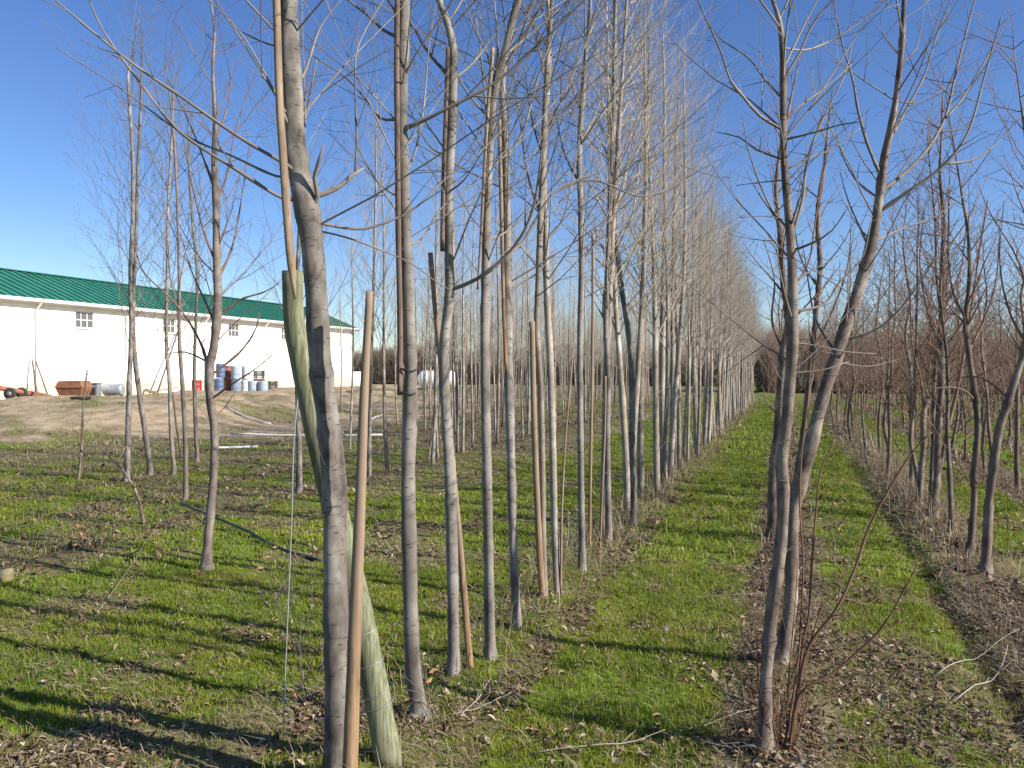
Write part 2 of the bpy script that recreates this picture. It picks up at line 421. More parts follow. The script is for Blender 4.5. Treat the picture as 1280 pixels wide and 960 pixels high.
def blades():
    Vs = []; Cs = []
    for n, d0, d1, h, wd in ((520000, 2.6, 7, .021, .0036), (400000, 7, 16, .026, .008), (230000, 16, 42, .045, .02)):
        x, y, r = sector(n, d0, d1)
        g, s, l = masks(x, y); clump = fbm(x*7, y*7, 71, 3)
        keep = rs.uniform(0, 1, n) < (g**1.3*(.35+1.1*sst(.35, .6, clump))+.05)*(1-s)
        x, y, g, clump = x[keep], y[keep], g[keep], clump[keep]; m = len(x); z = gz(x, y)
        hh = h*rs.uniform(.45, 1.5, m)*(.55+.9*clump)*(.7+.5*g); a = rs.uniform(0, 6.28, m); ww = wd*rs.uniform(.6, 1.3, m)
        ax, ay = np.cos(a)*ww/2, np.sin(a)*ww/2
        la = rs.uniform(0, 6.28, m); ln = hh*rs.uniform(.1, 1.0, m); lx, ly = np.cos(la)*ln, np.sin(la)*ln
        V = np.zeros((m, 5, 3))
        V[:, 0] = np.stack([x-ax, y-ay, z-.004], -1); V[:, 1] = np.stack([x+ax, y+ay, z-.004], -1)
        V[:, 2] = np.stack([x+ax*.8+lx*.35, y+ay*.8+ly*.35, z+hh*.6], -1); V[:, 3] = np.stack([x-ax*.8+lx*.35, y-ay*.8+ly*.35, z+hh*.6], -1)
        V[:, 4] = np.stack([x+lx, y+ly, z+hh], -1)
        v = rs.uniform(0, 1, m)[:, None]; yl = np.clip(fbm(x*1.7, y*1.7, 88)[:, None]*1.6-.4, 0, 1)
        C = np.array([.15, .225, .018])*(1-yl)+np.array([.31, .335, .034])*yl
        C = C*(.55+.85*v); st = rs.uniform(0, 1, m) < (.12+.25*(g < .5)); C[st] = np.array([.34, .28, .15])*(.6+.6*v[st])
        Vs.append(V); Cs.append(C)
    field("grass", np.concatenate(Vs), [(0, 1, 2, 3), (3, 2, 4)], np.concatenate(Cs), attrmat("grass_blade", .6, .3, .35),
          "short green grass growing on the aisles between the tree rows", "grass")
blades()

def leaves():
    Vs = []; Cs = []
    for n, d0, d1, sz in ((90000, 2.6, 7, .0135), (60000, 7, 14, .021), (30000, 14, 32, .038)):
        x, y, r = sector(n, d0, d1); g, s, l = masks(x, y)
        cl = fbm(x*2.6, y*2.6, 55, 3)
        keep = rs.uniform(0, 1, n) < (l*1.1*sst(.3, .55, cl)+.045)*(1-s)
        x, y = x[keep], y[keep]; m = len(x); z = gz(x, y)+rs.uniform(.002, .02, m)
        a = rs.uniform(0, 6.28, m); s_ = sz*rs.uniform(.4, 1.9, m)*.9; ti = rs.normal(0, .65, m); cu = rs.uniform(-.3, .9, m)
        ux, uy = np.cos(a), np.sin(a)
        def pt(u, v, h): return np.stack([x+(u*ux-v*uy)*s_, y+(u*uy+v*ux)*s_, z+s_*(h+u*ti*.7)], -1)
        asp = rs.uniform(.25, .75, m)
        V = np.stack([pt(-1, 0*a, 0*a), pt(-.25, -asp, cu), pt(.45, -asp*.7, cu), pt(1, 0*a, .2*cu), pt(.4, asp*.75, cu*.9), pt(-.3, asp, cu*.9)], 1)
        pal = np.array([[.24, .165, .105], [.33, .255, .175], [.13, .085, .05], [.42, .35, .26], [.25, .155, .085], [.19, .145, .1]])
        C = pal[rs.choice(6, m, p=[.25, .25, .2, .1, .08, .12])]*rs.uniform(.5, 1.3, m)[:, None]
        Vs.append(V); Cs.append(C)
    field("leaf_litter", np.concatenate(Vs), [(0, 1, 2, 3), (0, 3, 4, 5)], np.concatenate(Cs), attrmat("dead_leaf", .8, .2, .15),
          "brown curled fallen leaves scattered along the rows of trees", "fallen leaves")
leaves()

def straw():
    Vs = []; Cs = []
    for n, d0, d1, h, wd in ((26000, 2.6, 7, .10, .0026), (52000, 7, 16, .13, .0048), (80000, 16, 44, .20, .012)):
        x, y, r = sector(n, d0, d1); g, s, l = masks(x, y); sd_ = strip(x)
        cl = fbm(x*1.8, y*1.8, 91, 3)
        k = np.exp(-(sd_/.24)**2)*sst(.34, .58, cl)*(.35+.65*sst(5, 9, r))+.03
        k = k*np.where((x < -1.95) & (x > -5.4), .25, 1)
        k = k+.3*(np.abs(x+1.61) < .3)*(y > 4.5)+.8*np.exp(-((x-1.5)/.2)**2)*sst(8, 10, r)*(1-sst(22, 26, r))+.35*(sd_ < .35)*(x > 1)
        k = k+.3*(x < -4)*sst(12, 18, r)*sst(.5, .6, cl)
        hs_ = 1-.55*(x < -4)
        keep = rs.uniform(0, 1, n) < k*(1-.7*s)
        x, y, sd2 = x[keep], y[keep], sd_[keep]; m = len(x); z = gz(x, y)
        tall = 1+1.2*np.exp(-((x-1.55)/.35)**2)*(r[keep] > 9)+.5*(np.abs(x+1.61) < .3)
        hh = h*rs.uniform(.4, 1.5, m)*tall*hs_[keep]; a = rs.uniform(0, 6.28, m); ax, ay = np.cos(a)*wd/2, np.sin(a)*wd/2
        la = rs.uniform(0, 6.28, m); ln = hh*rs.uniform(.2, 1.9, m); lx, ly = np.cos(la)*ln, np.sin(la)*ln
        fl = 1/np.sqrt(1+(ln/hh)**2); hz = hh*fl*1.2
        V = np.zeros((m, 6, 3))
        for q, (t, ww, hg) in enumerate(((0, 1, 0), (.5, .8, .75), (1, .25, 1))):
            V[:, q*2] = np.stack([x-ax*ww+lx*t*t, y-ay*ww+ly*t*t, z-.003+hz*hg], -1)
            V[:, q*2+1] = np.stack([x+ax*ww+lx*t*t, y+ay*ww+ly*t*t, z-.003+hz*hg], -1)
        pal = np.array([[.42, .34, .22], [.30, .225, .14], [.50, .43, .31], [.20, .14, .09]])
        C = pal[rs.choice(4, m, p=[.35, .3, .15, .2])]*rs.uniform(.7, 1.2, m)[:, None]
        Vs.append(V); Cs.append(C)
    for n, d0, d1, ln0, wd in ((120000, 2.6, 7, .045, .0022), (90000, 7, 18, .08, .006), (60000, 18, 40, .14, .014)):
        x, y, r = sector(n, d0, d1); g, s, l = masks(x, y); cl = fbm(x*3.3, y*3.3, 191, 3)
        keep = rs.uniform(0, 1, n) < (.06+.75*(1-g)*sst(.32, .55, cl))*(1-.9*s)
        x, y = x[keep], y[keep]; m = len(x); z = gz(x, y)+rs.uniform(.002, .02, m); a = rs.uniform(0, 6.28, m); L_ = ln0*rs.uniform(.3, 1.6, m)
        dx, dy = np.cos(a)*L_, np.sin(a)*L_; nx, ny = -np.sin(a)*wd/2, np.cos(a)*wd/2; up = rs.uniform(-.004, .03, m)
        V = np.zeros((m, 6, 3))
        for q, t in enumerate((0, .5, 1)):
            kk = np.sin(t*3)*rs.uniform(-3, 3, m); bx, by = nx*kk, ny*kk
            V[:, q*2] = np.stack([x+dx*t+nx+bx, y+dy*t+ny+by, z+up*t*2*(1.2-t*.5)], -1); V[:, q*2+1] = np.stack([x+dx*t-nx+bx, y+dy*t-ny+by, z+up*t*2*(1.2-t*.5)+.001], -1)
        C = pal[rs.choice(4, m, p=[.3, .3, .1, .3])]*rs.uniform(.5, 1.05, m)[:, None]
        Vs.append(V); Cs.append(C)
    field("dry_grass", np.concatenate(Vs), [(0, 1, 3, 2), (2, 3, 5, 4)], np.concatenate(Cs), attrmat("straw", .7, .25, .25),
          "straw coloured dry grass standing in strips at the feet of the tree rows", "dry grass")
straw()

# ==================================================================== FAR HEDGE AND WOOD
def thicket(name, x0, x1, y0, y1, hfun, n, wd, pal, label, seed, category):
    r = np.random.RandomState(seed); x = r.uniform(x0, x1, n); y = r.uniform(y0, y1, n)
    H = hfun(x)*(.62+.6*fbm(x*.22, y*.3, seed+3))*r.uniform(.5, 1.0, n)**.5
    zb = H*r.uniform(0, .72, n); L_ = (H-zb)*r.uniform(.45, 1.1, n)
    a = r.uniform(0, 6.28, n); ln = L_*r.uniform(.1, .75, n); lx, ly = np.cos(a)*ln, np.sin(a)*ln
    ax = wd*r.uniform(.4, 1.2, n)/2
    V = np.zeros((n, 3, 3)); V[:, 0] = np.stack([x-ax, y, zb-.05], -1); V[:, 1] = np.stack([x+ax, y+ax, zb-.05], -1)
    V[:, 2] = np.stack([x+lx, y+ly, np.minimum(zb+L_, H)], -1)
    pal = np.array(pal); C = pal[r.choice(len(pal), n)]*r.uniform(.6, 1.2, n)[:, None]
    field(name, V, [(0, 1, 2)], C, attrmat(name+"_twigs", .8, .2, 0), label, category)
thicket("hedge", -60, -2, 78, 84, lambda x: 4.4+0*x, 90000, .05, [(.17, .125, .09), (.11, .08, .06), (.25, .19, .14)],
        "dense brown leafless hedge closing the field behind the white tank", 11, "hedge")
thicket("wood", -2, 75, 58, 64, lambda x: 5.0+0*x, 120000, .04, [(.24, .185, .15), (.15, .11, .09), (.32, .26, .21)],
        "mass of reddish brown bare scrub closing the field beyond the right rows", 12, "scrub")
thicket("distant_wood", -140, 120, 118, 132, lambda x: 5.0+1.2*np.sin(x*.13), 50000, .08, [(.20, .17, .15), (.15, .125, .11), (.24, .21, .19)],
        "low greyish line of distant bare woodland on the horizon", 13, "woodland")

# ==================================================================== BUILDING
def building():
    WX = -38.4; HW = 4.2; EZ = 5.42; RZ = 7.15; TW = .25
    def wy(px):           # Y on the wall plane seen at pixel column px
        k = (px-CX)/F_PX; return WX*(k*(-sn)-cs)/(sn-k*cs) if abs(sn-k*cs) > 1e-6 else 0
    Y1 = wy(441); Y0 = wy(-330)
    org = Vector((WX, (Y0+Y1)/2, 0)); root = empty("farm_building", org)
    tag(root, "long cream farm building with green ribbed metal roof and small windows", "building")
    m, t, b = newmat("cream_painted_wall"); o = N(t, "ShaderNodeNewGeometry").outputs[0]
    n = noise(t, o, .9, 5, .6); n2 = noise(t, o, 3, 5, .6, (1, 1, .15))
    c = ramp(t, [(.3, (.77, .74, .67)), (.6, (.86, .845, .79))], n)
    c = mixc(t, ramp(t, [(.55, (0, 0, 0)), (.8, (.35,)*3)], n2), c, (.60, .54, .43))
    L(t, c, b.inputs["Base Color"]); b.inputs["Roughness"].default_value = .7
    wv = N(t, "ShaderNodeTexWave"); wv.wave_type = 'BANDS'; wv.bands_direction = 'Z'; wv.inputs["Scale"].default_value = 1.6; L(t, o, wv.inputs[0])
    bump(t, b, wv.outputs[1], .25, .02)
    WALL = m
    # windows by pixel columns
    wins = [(-178, -150), (-85, -57), (95, 118), (204, 219.5), (286, 299.5), (352, 363), (400, 408)]
    zb, zt = 3.93, 4.87
    wl = MB(); ycur = Y0
    spans = [(wy(a), wy(c)) for a, c in wins]
    wl.box((WX-TW/2, (Y0+Y1)/2, zb/2), (TW, Y1-Y0, zb)); wl.box((WX-TW/2, (Y0+Y1)/2, (zt+EZ)/2), (TW, Y1-Y0, EZ-zt))
    for a, c in spans:
        wl.box((WX-TW/2, (ycur+a)/2, (zb+zt)/2), (TW, a-ycur, zt-zb)); ycur = c
    wl.box((WX-TW/2, (ycur+Y1)/2, (zb+zt)/2), (TW, Y1-ycur, zt-zb))
    # gable ends and back
    for yy in (Y0, Y1):
        s_ = 1 if yy == Y1 else -1; y2 = yy-s_*TW
        xs = [WX-TW-.001, WX-2*HW, WX-2*HW, WX-HW, WX-TW-.001]; zs = [0, 0, EZ, RZ-.1, EZ+.08]
        vs = [Vector((a, yy, c)) for a, c in zip(xs, zs)]+[Vector((a, y2, c)) for a, c in zip(xs, zs)]
        wl.add(vs, [(0, 1, 2, 3, 4), (9, 8, 7, 6, 5)]+[(i, i+5, (i+1) % 5+5, (i+1) % 5) for i in range(5)])
    wl.box((WX-2*HW+TW/2, (Y0+Y1)/2, EZ/2), (TW, Y1-Y0-2*TW-.01, EZ))
    wl.build("wall", WALL, root, smooth=False)
    pl = MB(); pl.box((WX+.03, (Y0+Y1)/2, .42), (.06, Y1-Y0+.04, .84)); pl.build("plinth", plain("dirty_concrete", (.62, .55, .42), .9, 0, .3, 2), root, False)
    # roof: slabs + ribs
    mr_, t, b = newmat("green_metal_roof"); o = N(t, "ShaderNodeNewGeometry").outputs[0]
    n = noise(t, o, 1.2, 5, .6)
    L(t, ramp(t, [(.3, (.02, .135, .095)), (.7, (.04, .19, .14))], n), b.inputs["Base Color"]); b.inputs["Roughness"].default_value = .6; b.inputs["Specular IOR Level"].default_value = .25
    rf = MB(); ov = .42; k = (RZ-EZ)/HW
    ea = Vector((WX+ov, 0, EZ-k*ov+.1)); rg = Vector((WX-HW, 0, RZ+.1)); eb = Vector((WX-2*HW-ov, 0, EZ-k*ov+.1))
    ya, yb = Y0-.4, Y1+.35
    def slab(p, q, th):
        d = Vector((0, 0, th)); Ya = Vector((0, ya, 0)); Yb = Vector((0, yb, 0))
        rf.add([p+Ya, q+Ya, q+Yb, p+Yb, p+Ya-d, q+Ya-d, q+Yb-d, p+Yb-d],
               [(0, 1, 2, 3), (7, 6, 5, 4), (0, 4, 5, 1), (1, 5, 6, 2), (2, 6, 7, 3), (3, 7, 4, 0)])
    slab(ea, rg, .06); slab(eb, rg, .06)
    roof = rf.build("roof", mr_, root, False)
    rb = MB(); y = ya+.02
    while y < yb:
        for s_, p in ((1, ea), (-1, eb)):
            d = (rg-p); l_ = d.length; q = Vector((1, 0, 0)).rotation_difference(d.normalized())
            rb.box((p+rg)/2+Vector((0, y, .035)), (l_-.04, .07, .075), q)
        y += .62
    rb.build("roof_rib", mr_, roof, False)
    cp = MB(); cp.box((WX-HW, (ya+yb)/2, RZ+.16), (.42, yb-ya+.02, .05)); cp.build("ridge_cap", mr_, roof, False)
    fa = MB(); fa.box((WX+ov+.03, (ya+yb)/2, EZ-k*ov-.03), (.05, yb-ya, .26)); fa.box((WX+ov/2, (ya+yb)/2, EZ-k*ov-.13), (ov, yb-ya-.1, .03))
    wt = plain("white_fascia", (.74, .72, .68), .5, 0, .15, 3)
    fa.build("fascia", wt, root, False)
    gu = MB(); gu.tube([Vector((WX+ov+.12, ya, EZ-k*ov-.05)), Vector((WX+ov+.12, yb, EZ-k*ov-.05))], [.07, .07], 8)
    gu.build("gutter", plain("gutter_metal", (.62, .6, .56), .6, 0), root)
    dsm = plain("downpipe_cream", (.76, .73, .65), .6)
    for px in (-250, -120, 44, 157, 254, 329, 383, 422):
        y = wy(px); d = MB(); z1 = EZ-k*ov-.1
        d.tube([Vector((WX+ov+.1, y, z1)), Vector((WX+.11, y, z1-.45)), Vector((WX+.11, y, .15)), Vector((WX+.3, y, .06))], [.038]*4, 8)
        d.build("downpipe", dsm, root)
    fr_m = plain("window_frame_paint", (.62, .58, .52), .5); gl, t, b = newmat("dim_window_glass")
    b.inputs["Base Color"].default_value = (.10, .105, .12, 1); b.inputs["Roughness"].default_value = .12; b.inputs["Specular IOR Level"].default_value = .6
    for a, c in spans:
        win = MB(); ym = (a+c)/2; wd = c-a; zm = (zb+zt)/2; h = zt-zb; x = WX-.08
        for yy in (a+.03, c-.03): win.box((x, yy, zm), (.1, .06, h))
        for zz in (zb+.03, zt-.03): win.box((x, ym, zz), (.098, wd-.12, .06))
        for q in (1, 2): win.box((x, a+wd*q/3, zm), (.05, .06, h-.12))
        win.box((x, ym, zm), (.053, wd-.12, .06))
        wo = win.build("window", fr_m, root, False)
        g = MB(); g.box((x-.01, ym, zm), (.012, wd-.1, h-.1)); g.build("pane", gl, wo, False)
        si = MB(); si.box((WX+.045, ym, zb-.035), (.09, wd+.14, .06)); si.build("sill", fr_m, wo, False)
    # low annex beyond the far end
    an_ = empty("annex_wall", Vector((WX-1.2, Y1+2.5, 0))); tag(an_, "low cream annex with a dark opening past the far end of the long building", "annex")
    q = MB(); q.box((WX-1.2, Y1+2.6, .62), (1.2, 4.6, 1.24)); q.build("wall", WALL, an_, False)
    q = MB(); q.box((WX-1.2, Y1+2.6, 1.285), (1.35, 4.7, .09)); q.build("coping", wt, an_, False, bevel=.01)
    return wy
wy = building()

# ==================================================================== YARD THINGS
M_RUST = plain("rusty_steel", (.27, .125, .07), .85, .1, .5, 4, (.17, .06, .03), .3)
M_RUSTR = plain("rust_red_paint", (.30, .12, .075), .7, 0, .4, 5, (.22, .07, .04), .3)
M_GREYM = plain("grey_metal", (.30, .30, .31), .5, .3, .4, 4, None, .2)
M_BLK = plain("black_plastic", (.03, .03, .032), .5, 0, .3)
M_RUB = plain("old_rubber", (.035, .033, .03), .9)
def gpt(px, py):
    p = ground(px, py); return p
def drum(px, py, mat, label, z0=0, plastic=False, tilt=None, back=0, group="drums by the building wall"):
    p = ground(px, py); p.x -= 0; p.z = gz1(p.x, p.y)+z0
    root = empty("drum", p); tag(root, label, "drum", group)
    H, r = .88, .285; b = MB()
    if plastic: prof = [(r*.8, 0), (r*.95, .03), (r, .08), (r, H*.3), (r*.97, H*.32), (r, H*.35), (r, H*.66), (r*.97, H*.68), (r, H*.71), (r, H-.08), (r*.93, H-.03), (r*.8, H)]
    else: prof = [(r, 0), (r*1.03, .012), (r*1.03, .03), (r, .045), (r, .28), (r*1.035, .295), (r, .31), (r, .57), (r*1.035, .585), (r, .6), (r, H-.04), (r*1.03, H-.028), (r*1.03, H-.01), (r*.98, H), (r*.97, H-.015)]
    b.lathe(prof, 20, p); b.build("body", mat, root)
    l = MB(); l.lathe([(.04, H-.012), (.04, H+.012)], 10, p+Vector((.15, .05, 0))); l.lathe([(.025, H-.012), (.025, H+.01)], 10, p+Vector((-.16, -.04, 0))); l.build("bung", M_BLK, root)
def pm(name, c): return plain(name, c, .5, 0, .35, 5)
M_BLUE = pm("blue_drum", (.10, .15, .28)); M_LBLUE = pm("pale_blue_drum", (.33, .41, .49)); M_WHT = pm("white_drum", (.62, .64, .66))
M_REDD = pm("red_drum", (.48, .035, .03)); M_TEAL = pm("dark_green_drum", (.04, .12, .10)); M_GREYB = pm("grey_blue_drum", (.22, .29, .37))
drum(246, 494, M_REDD, "bright red drum standing alone left of the drum pile")
drum(262, 494, M_TEAL, "dark green drum at the left end of the drum pile, lower of two")
drum(262, 494, M_TEAL, "dark green drum on top at the left end of the drum pile", .885)
drum(274, 493, M_BLUE, "deep blue drum on the ground beside the green ones", 0, True)
drum(276, 493, M_BLUE, "deep blue drum stacked on another beside the green ones", .885, True)
drum(286, 492.6, M_RUST, "rust brown drum on the ground between blue drums")
drum(285, 492.6, M_RUSTR, "rust red drum stacked on top between the blue and pale drums", .885)
drum(295, 493, M_GREYB, "grey blue drum standing under the pale blue one", 0, True)
drum(295, 493, M_LBLUE, "pale blue drum stacked beside the rust red drum", .885, True)
drum(307, 492.3, M_WHT, "dirty white drum on the ground behind the pale blue pair", 0, True)
drum(308, 492.3, M_WHT, "white drum on top of the pile, rightmost of the stacked ones", .885, True)
drum(316, 495, M_LBLUE, "pale blue drum in front of the pile, left of the front pair", 0, True)
drum(329, 495, M_LBLUE, "pale blue drum in front of the pile, right of the front pair", 0, True)
def crate(px, py, wpx, hpx, mat, label, z0=0):
    p = ground(px, py); D = depth(p); s = D/F_PX; W = wpx*s; H = hpx*s; p.z = gz1(p.x, p.y)+z0
    root = empty("crate", p); tag(root, label, "crate", "crates by the building wall")
    q = MB(); rot = Quaternion((0, 0, 1), TH)
    q.box(p+Vector((0, 0, .03)), (W, W*.8, .06), rot)
    for sx in (-1, 1):
        for sy in (-1, 1):
            q.box(p+rot@Vector((sx*(W/2-.03), sy*(W*.4-.03), H/2+.031)), (.06, .06, H-.06), rot)
    q.build("frame", mat, root, False)
    sd_ = MB(); nz = 4
    for k in range(nz):
        z = .09+(H-.12)*(k+.5)/nz; hh = (H-.12)/nz*.8
        for sy in (-1, 1): sd_.box(p+rot@Vector((0, sy*(W*.4+.012), z)), (W, .02, hh), rot)
        for sx in (-1, 1): sd_.box(p+rot@Vector((sx*(W/2+.012), 0, z)), (.02, W*.8, hh), rot)
    sd_.build("slats", mat, root, False)
crate(324, 491.5, 11, 9, M_BLK, "black crate stacked high behind the pale blue front drums", .95)
crate(324, 491.5, 11, 18, M_RUST, "rusty crate under the black one behind the front drums")
crate(341, 492, 10, 9, plain("dark_brown_box", (.09, .06, .045), .8), "dark brown slatted crate right of the pale blue drums")

def auger():
    p0 = ground(-70, 508); p1 = ground(66, 503); root = empty("field_auger", (p0+p1)/2)
    tag(root, "long rust red machine beam on small wheels lying before the cream wall", "farm machine")
    a = P(-90, 468, depth(p0)); c = P(64, 497, depth(p1)); d = (c-a)
    b = MB(); b.tube([a, a.lerp(c, .5), c], [.10, .11, .12], 10); b.build("beam", M_RUSTR, root)
    hp = MB(); q = Vector((1, 0, 0)).rotation_difference(d.normalized())
    hp.box(c-d.normalized()*.5+Vector((0, 0, -.05)), (1.0, .5, .34), q); hp.build("hopper", M_RUST, root, False, bevel=.02)
    ax = a.lerp(c, .66); lg = MB()
    for s_ in (-.45, .45):
        e = Vector((ax.x+.2, ax.y, gz1(ax.x, ax.y)+.25))+R_.cross(Z_)*s_
        lg.tube([ax, e], [.035, .035], 6)
        wh = MB(); wh.lathe([(.12, -.07), (.24, -.08), (.27, -.04), (.27, .04), (.24, .08), (.12, .07)], 18, e, R_.cross(Z_)); wo = wh.build("wheel", M_RUB, root)
        hb = MB(); hb.lathe([(.11, -.09), (.11, .09)], 12, e, R_.cross(Z_)); hb.build("rim", M_GREYM, wo)
    e = Vector((a.x, a.y, gz1(a.x, a.y))); lg.tube([a+d*.1, Vector(((a+d*.1).x, (a+d*.1).y, 0))], [.04, .04], 6)
    lg.build("support_leg", M_RUST, root)
auger()
def hopper():
    p = ground(93, 501); D = depth(p); s = D/F_PX; root = empty("rusty_hopper", p)
    tag(root, "rusty brown steel hopper box with sloped sides near the cream wall", "hopper")
    rot = Quaternion((0, 0, 1), TH); W = 33*s; H = 25*s; q = MB()
    def pt(x, y, z): return p+rot@Vector((x*W, y*W, z*H))
    vs = [pt(-.38, -.3, .12), pt(.38, -.3, .12), pt(.38, .3, .12), pt(-.38, .3, .12), pt(-.52, -.4, .7), pt(.5, -.4, .7), pt(.5, .4, .7), pt(-.52, .4, .7),
          pt(-.42, -.38, 1), pt(.42, -.38, 1), pt(.42, .38, 1), pt(-.42, .38, 1)]
    fs = [(3, 2, 1, 0)]+[(i, (i+1) % 4, (i+1) % 4+4, i+4) for i in range(4)]+[(i+4, (i+1) % 4+4, (i+1) % 4+8, i+8) for i in range(4)]+[(8, 9, 10, 11)]
    q.add(vs, fs); q.build("body", M_RUST, root, False, bevel=.03)
    for sx in (-.3, .3):
        for sy in (-.25, .25):
            l = MB(); l.tube([pt(sx, sy, .15), pt(sx, sy, -.02)], [.04, .04], 6); l.build("leg", M_RUST, root)
    r = MB(); r.box(pt(0, -.405, .7), (W*1.03, .05, .06), rot); r.build("rim_bar", M_RUSTR, root, False)
    # black tub before it
    p2 = ground(101, 508); s2 = depth(p2)/F_PX; t_ = MB(); t_.lathe([(.22, 0), (.33, .02), (.40, .36), (.43, .38), (.43, .41), (.38, .41), (.31, .06), (.1, .05)], 20, p2)
    o = t_.build("tub", M_BLK, None, origin=p2); tag(o, "low black round tub in front of the rusty hopper", "tub")
hopper()
def tank_grey():
    for px, wpx, hpx, lab in ((117, 15, 20, "grey sheet metal box standing right of the rusty hopper"),):
        p = ground(px, 499); s = depth(p)/F_PX; root = empty("metal_cabinet", p); tag(root, lab, "metal box"); rot = Quaternion((0, 0, 1), TH)
        q = MB(); q.box(p+Vector((0, 0, hpx*s*.5)), (wpx*s, wpx*s*.8, hpx*s*.94), rot); q.build("body", M_GREYM, root, False, bevel=.02)
        q = MB(); q.box(p+Vector((0, 0, hpx*s))-rot@Vector((0, .02, 0)), (wpx*s*1.1, wpx*s*.95, .05), rot); q.build("lid", M_GREYM, root, False, bevel=.01)
        q = MB(); q.box(p+rot@Vector((0, -wpx*s*.4-.012, hpx*s*.45)), (wpx*s*.7, .02, hpx*s*.6), rot); q.build("door", M_BLK, root, False)
    p = ground(142, 496); s = depth(p)/F_PX; root = empty("feed_trough", p); tag(root, "pale grey metal tank lying on its side left of the leaning pole", "tank")
    rot = Quaternion((0, 0, 1), TH); ax = rot@Vector((1, 0, 0)); r = 7.5*s; W = 25*s
    q = MB(); q.lathe([(r*.6, -W/2), (r*.95, -W/2+.05), (r, -W/2+.12), (r, W/2-.12), (r*.95, W/2-.05), (r*.6, W/2)], 20, p+Vector((0, 0, r+.08)), ax)
    q.build("shell", plain("galvanised", (.40, .43, .46), .4, .4, .3, 3), root)
    for k in (-.3, .3):
        q = MB(); q.box(p+ax*(W*k)+Vector((0, 0, .06)), (.12, r*1.6, .14), rot); q.build("cradle", M_GREYM, root, False)
    # poles leaning on the wall
    for a, c, D0, lab, r_ in (((178, 491), (222, 415), None, "long grey pole leaning on the cream wall above rubble", .055), ((27, 484), (40, 449), None, "short brown pole leaning on the cream wall at far left", .045),
                              ((41, 486), (45, 452), None, "thin dark pole upright by the first downpipe", .04)):
        g = ground(a[0], a[1]+6); g.x = -37.5; yb_ = wy(a[0]); yt_ = wy(c[0])
        b0 = Vector((-37.3, yb_, 0)); dd = P(c[0], c[1], 1)-CAM; t = (-38.2-CAM.x)/dd.x; tp = CAM+dd*t
        q = MB(); q.tube([b0, b0.lerp(tp, .5), tp], [r_, r_, r_*.9], 8); o = q.build("leaning_pole", M_STAKED, None, origin=b0); tag(o, lab, "pole")
    # debris boards by the wall
    rg = random.Random(4)
    for i in range(6):
        p = ground(182+i*9+rg.uniform(-3, 3), 494+rg.uniform(-2, 1)); q = MB(); a = rg.uniform(0, 3)
        d = Vector((math.cos(a), math.sin(a), rg.uniform(.0, .18)))*.8
        rot = Vector((1, 0, 0)).rotation_difference(d)
        q.box(p+Vector((0, 0, .14+.05*i % .2)), (1.5, .18, .05), rot); o = q.build("scrap_board", M_STAKE if i % 2 else M_GREYM, None, False, origin=p)
        tag(o, "%s board from the left in the scrap heap by the cream wall" % ["first", "second", "third", "fourth", "fifth", "sixth"][i], "board", "scrap boards by the wall")
tank_grey()
def propane():
    p = ground(547, 487); s = depth(p)/F_PX; root = empty("propane_tank", p)
    tag(root, "white horizontal gas tank with rounded ends at the far edge of the field", "gas tank")
    W = 50*s; r = 11*s; ax = R_.copy(); prof = []
    for k in range(9):
        a = math.pi/2*k/8; prof.append((max(r*math.sin(a), .02), -W/2+r*.75*(1-math.cos(a))))
    prof += [(a, -b) for a, b in prof[::-1]]
    q = MB(); q.lathe(prof, 28, p+Vector((0, 0, r+.12)), ax); q.build("shell", plain("white_tank_paint", (.78, .78, .78), .35, 0, .12, 2), root)
    q = MB(); q.lathe([(.22, 0), (.22, .2), (.17, .28), (.05, .3)], 16, p+Vector((0, 0, 2*r+.08))); q.build("valve_dome", M_WHT, root)
    rot = Quaternion((0, 0, 1), TH)
    for k in (-.3, .3):
        q = MB(); q.box(p+ax*(W*k)+Vector((0, 0, .14)), (.2, r*1.5, .3), rot); q.build("saddle", M_GREYM, root, False)
propane()
# white irrigation pipes lying on the field
M_PIPE = plain("white_pipe", (.66, .66, .64), .4, 0, .2, 2)
for (a, b, lab) in (((283, 530), (338, 533.5), "short white pipe lying on dry ground nearest the drums"),
                    ((288, 546), (478, 547), "longest white pipe lying across the field behind the first tree"),
                    ((268, 563), (322, 561), "white pipe lying on the grass just right of the reddish tree"),
                    ((478, 520), (455, 528), "white pipe end lying obliquely behind the tan stake")):
    p, q_ = ground(*a), ground(*b); pts = []
    for k in range(9):
        v = p.lerp(q_, k/8); v.z = gz1(v.x, v.y)+.05; pts.append(v)
    m_ = MB(); m_.tube(pts, [.024]*9, 8); o = m_.build("pipe", M_PIPE, None, origin=pts[0]); tag(o, lab, "pipe")

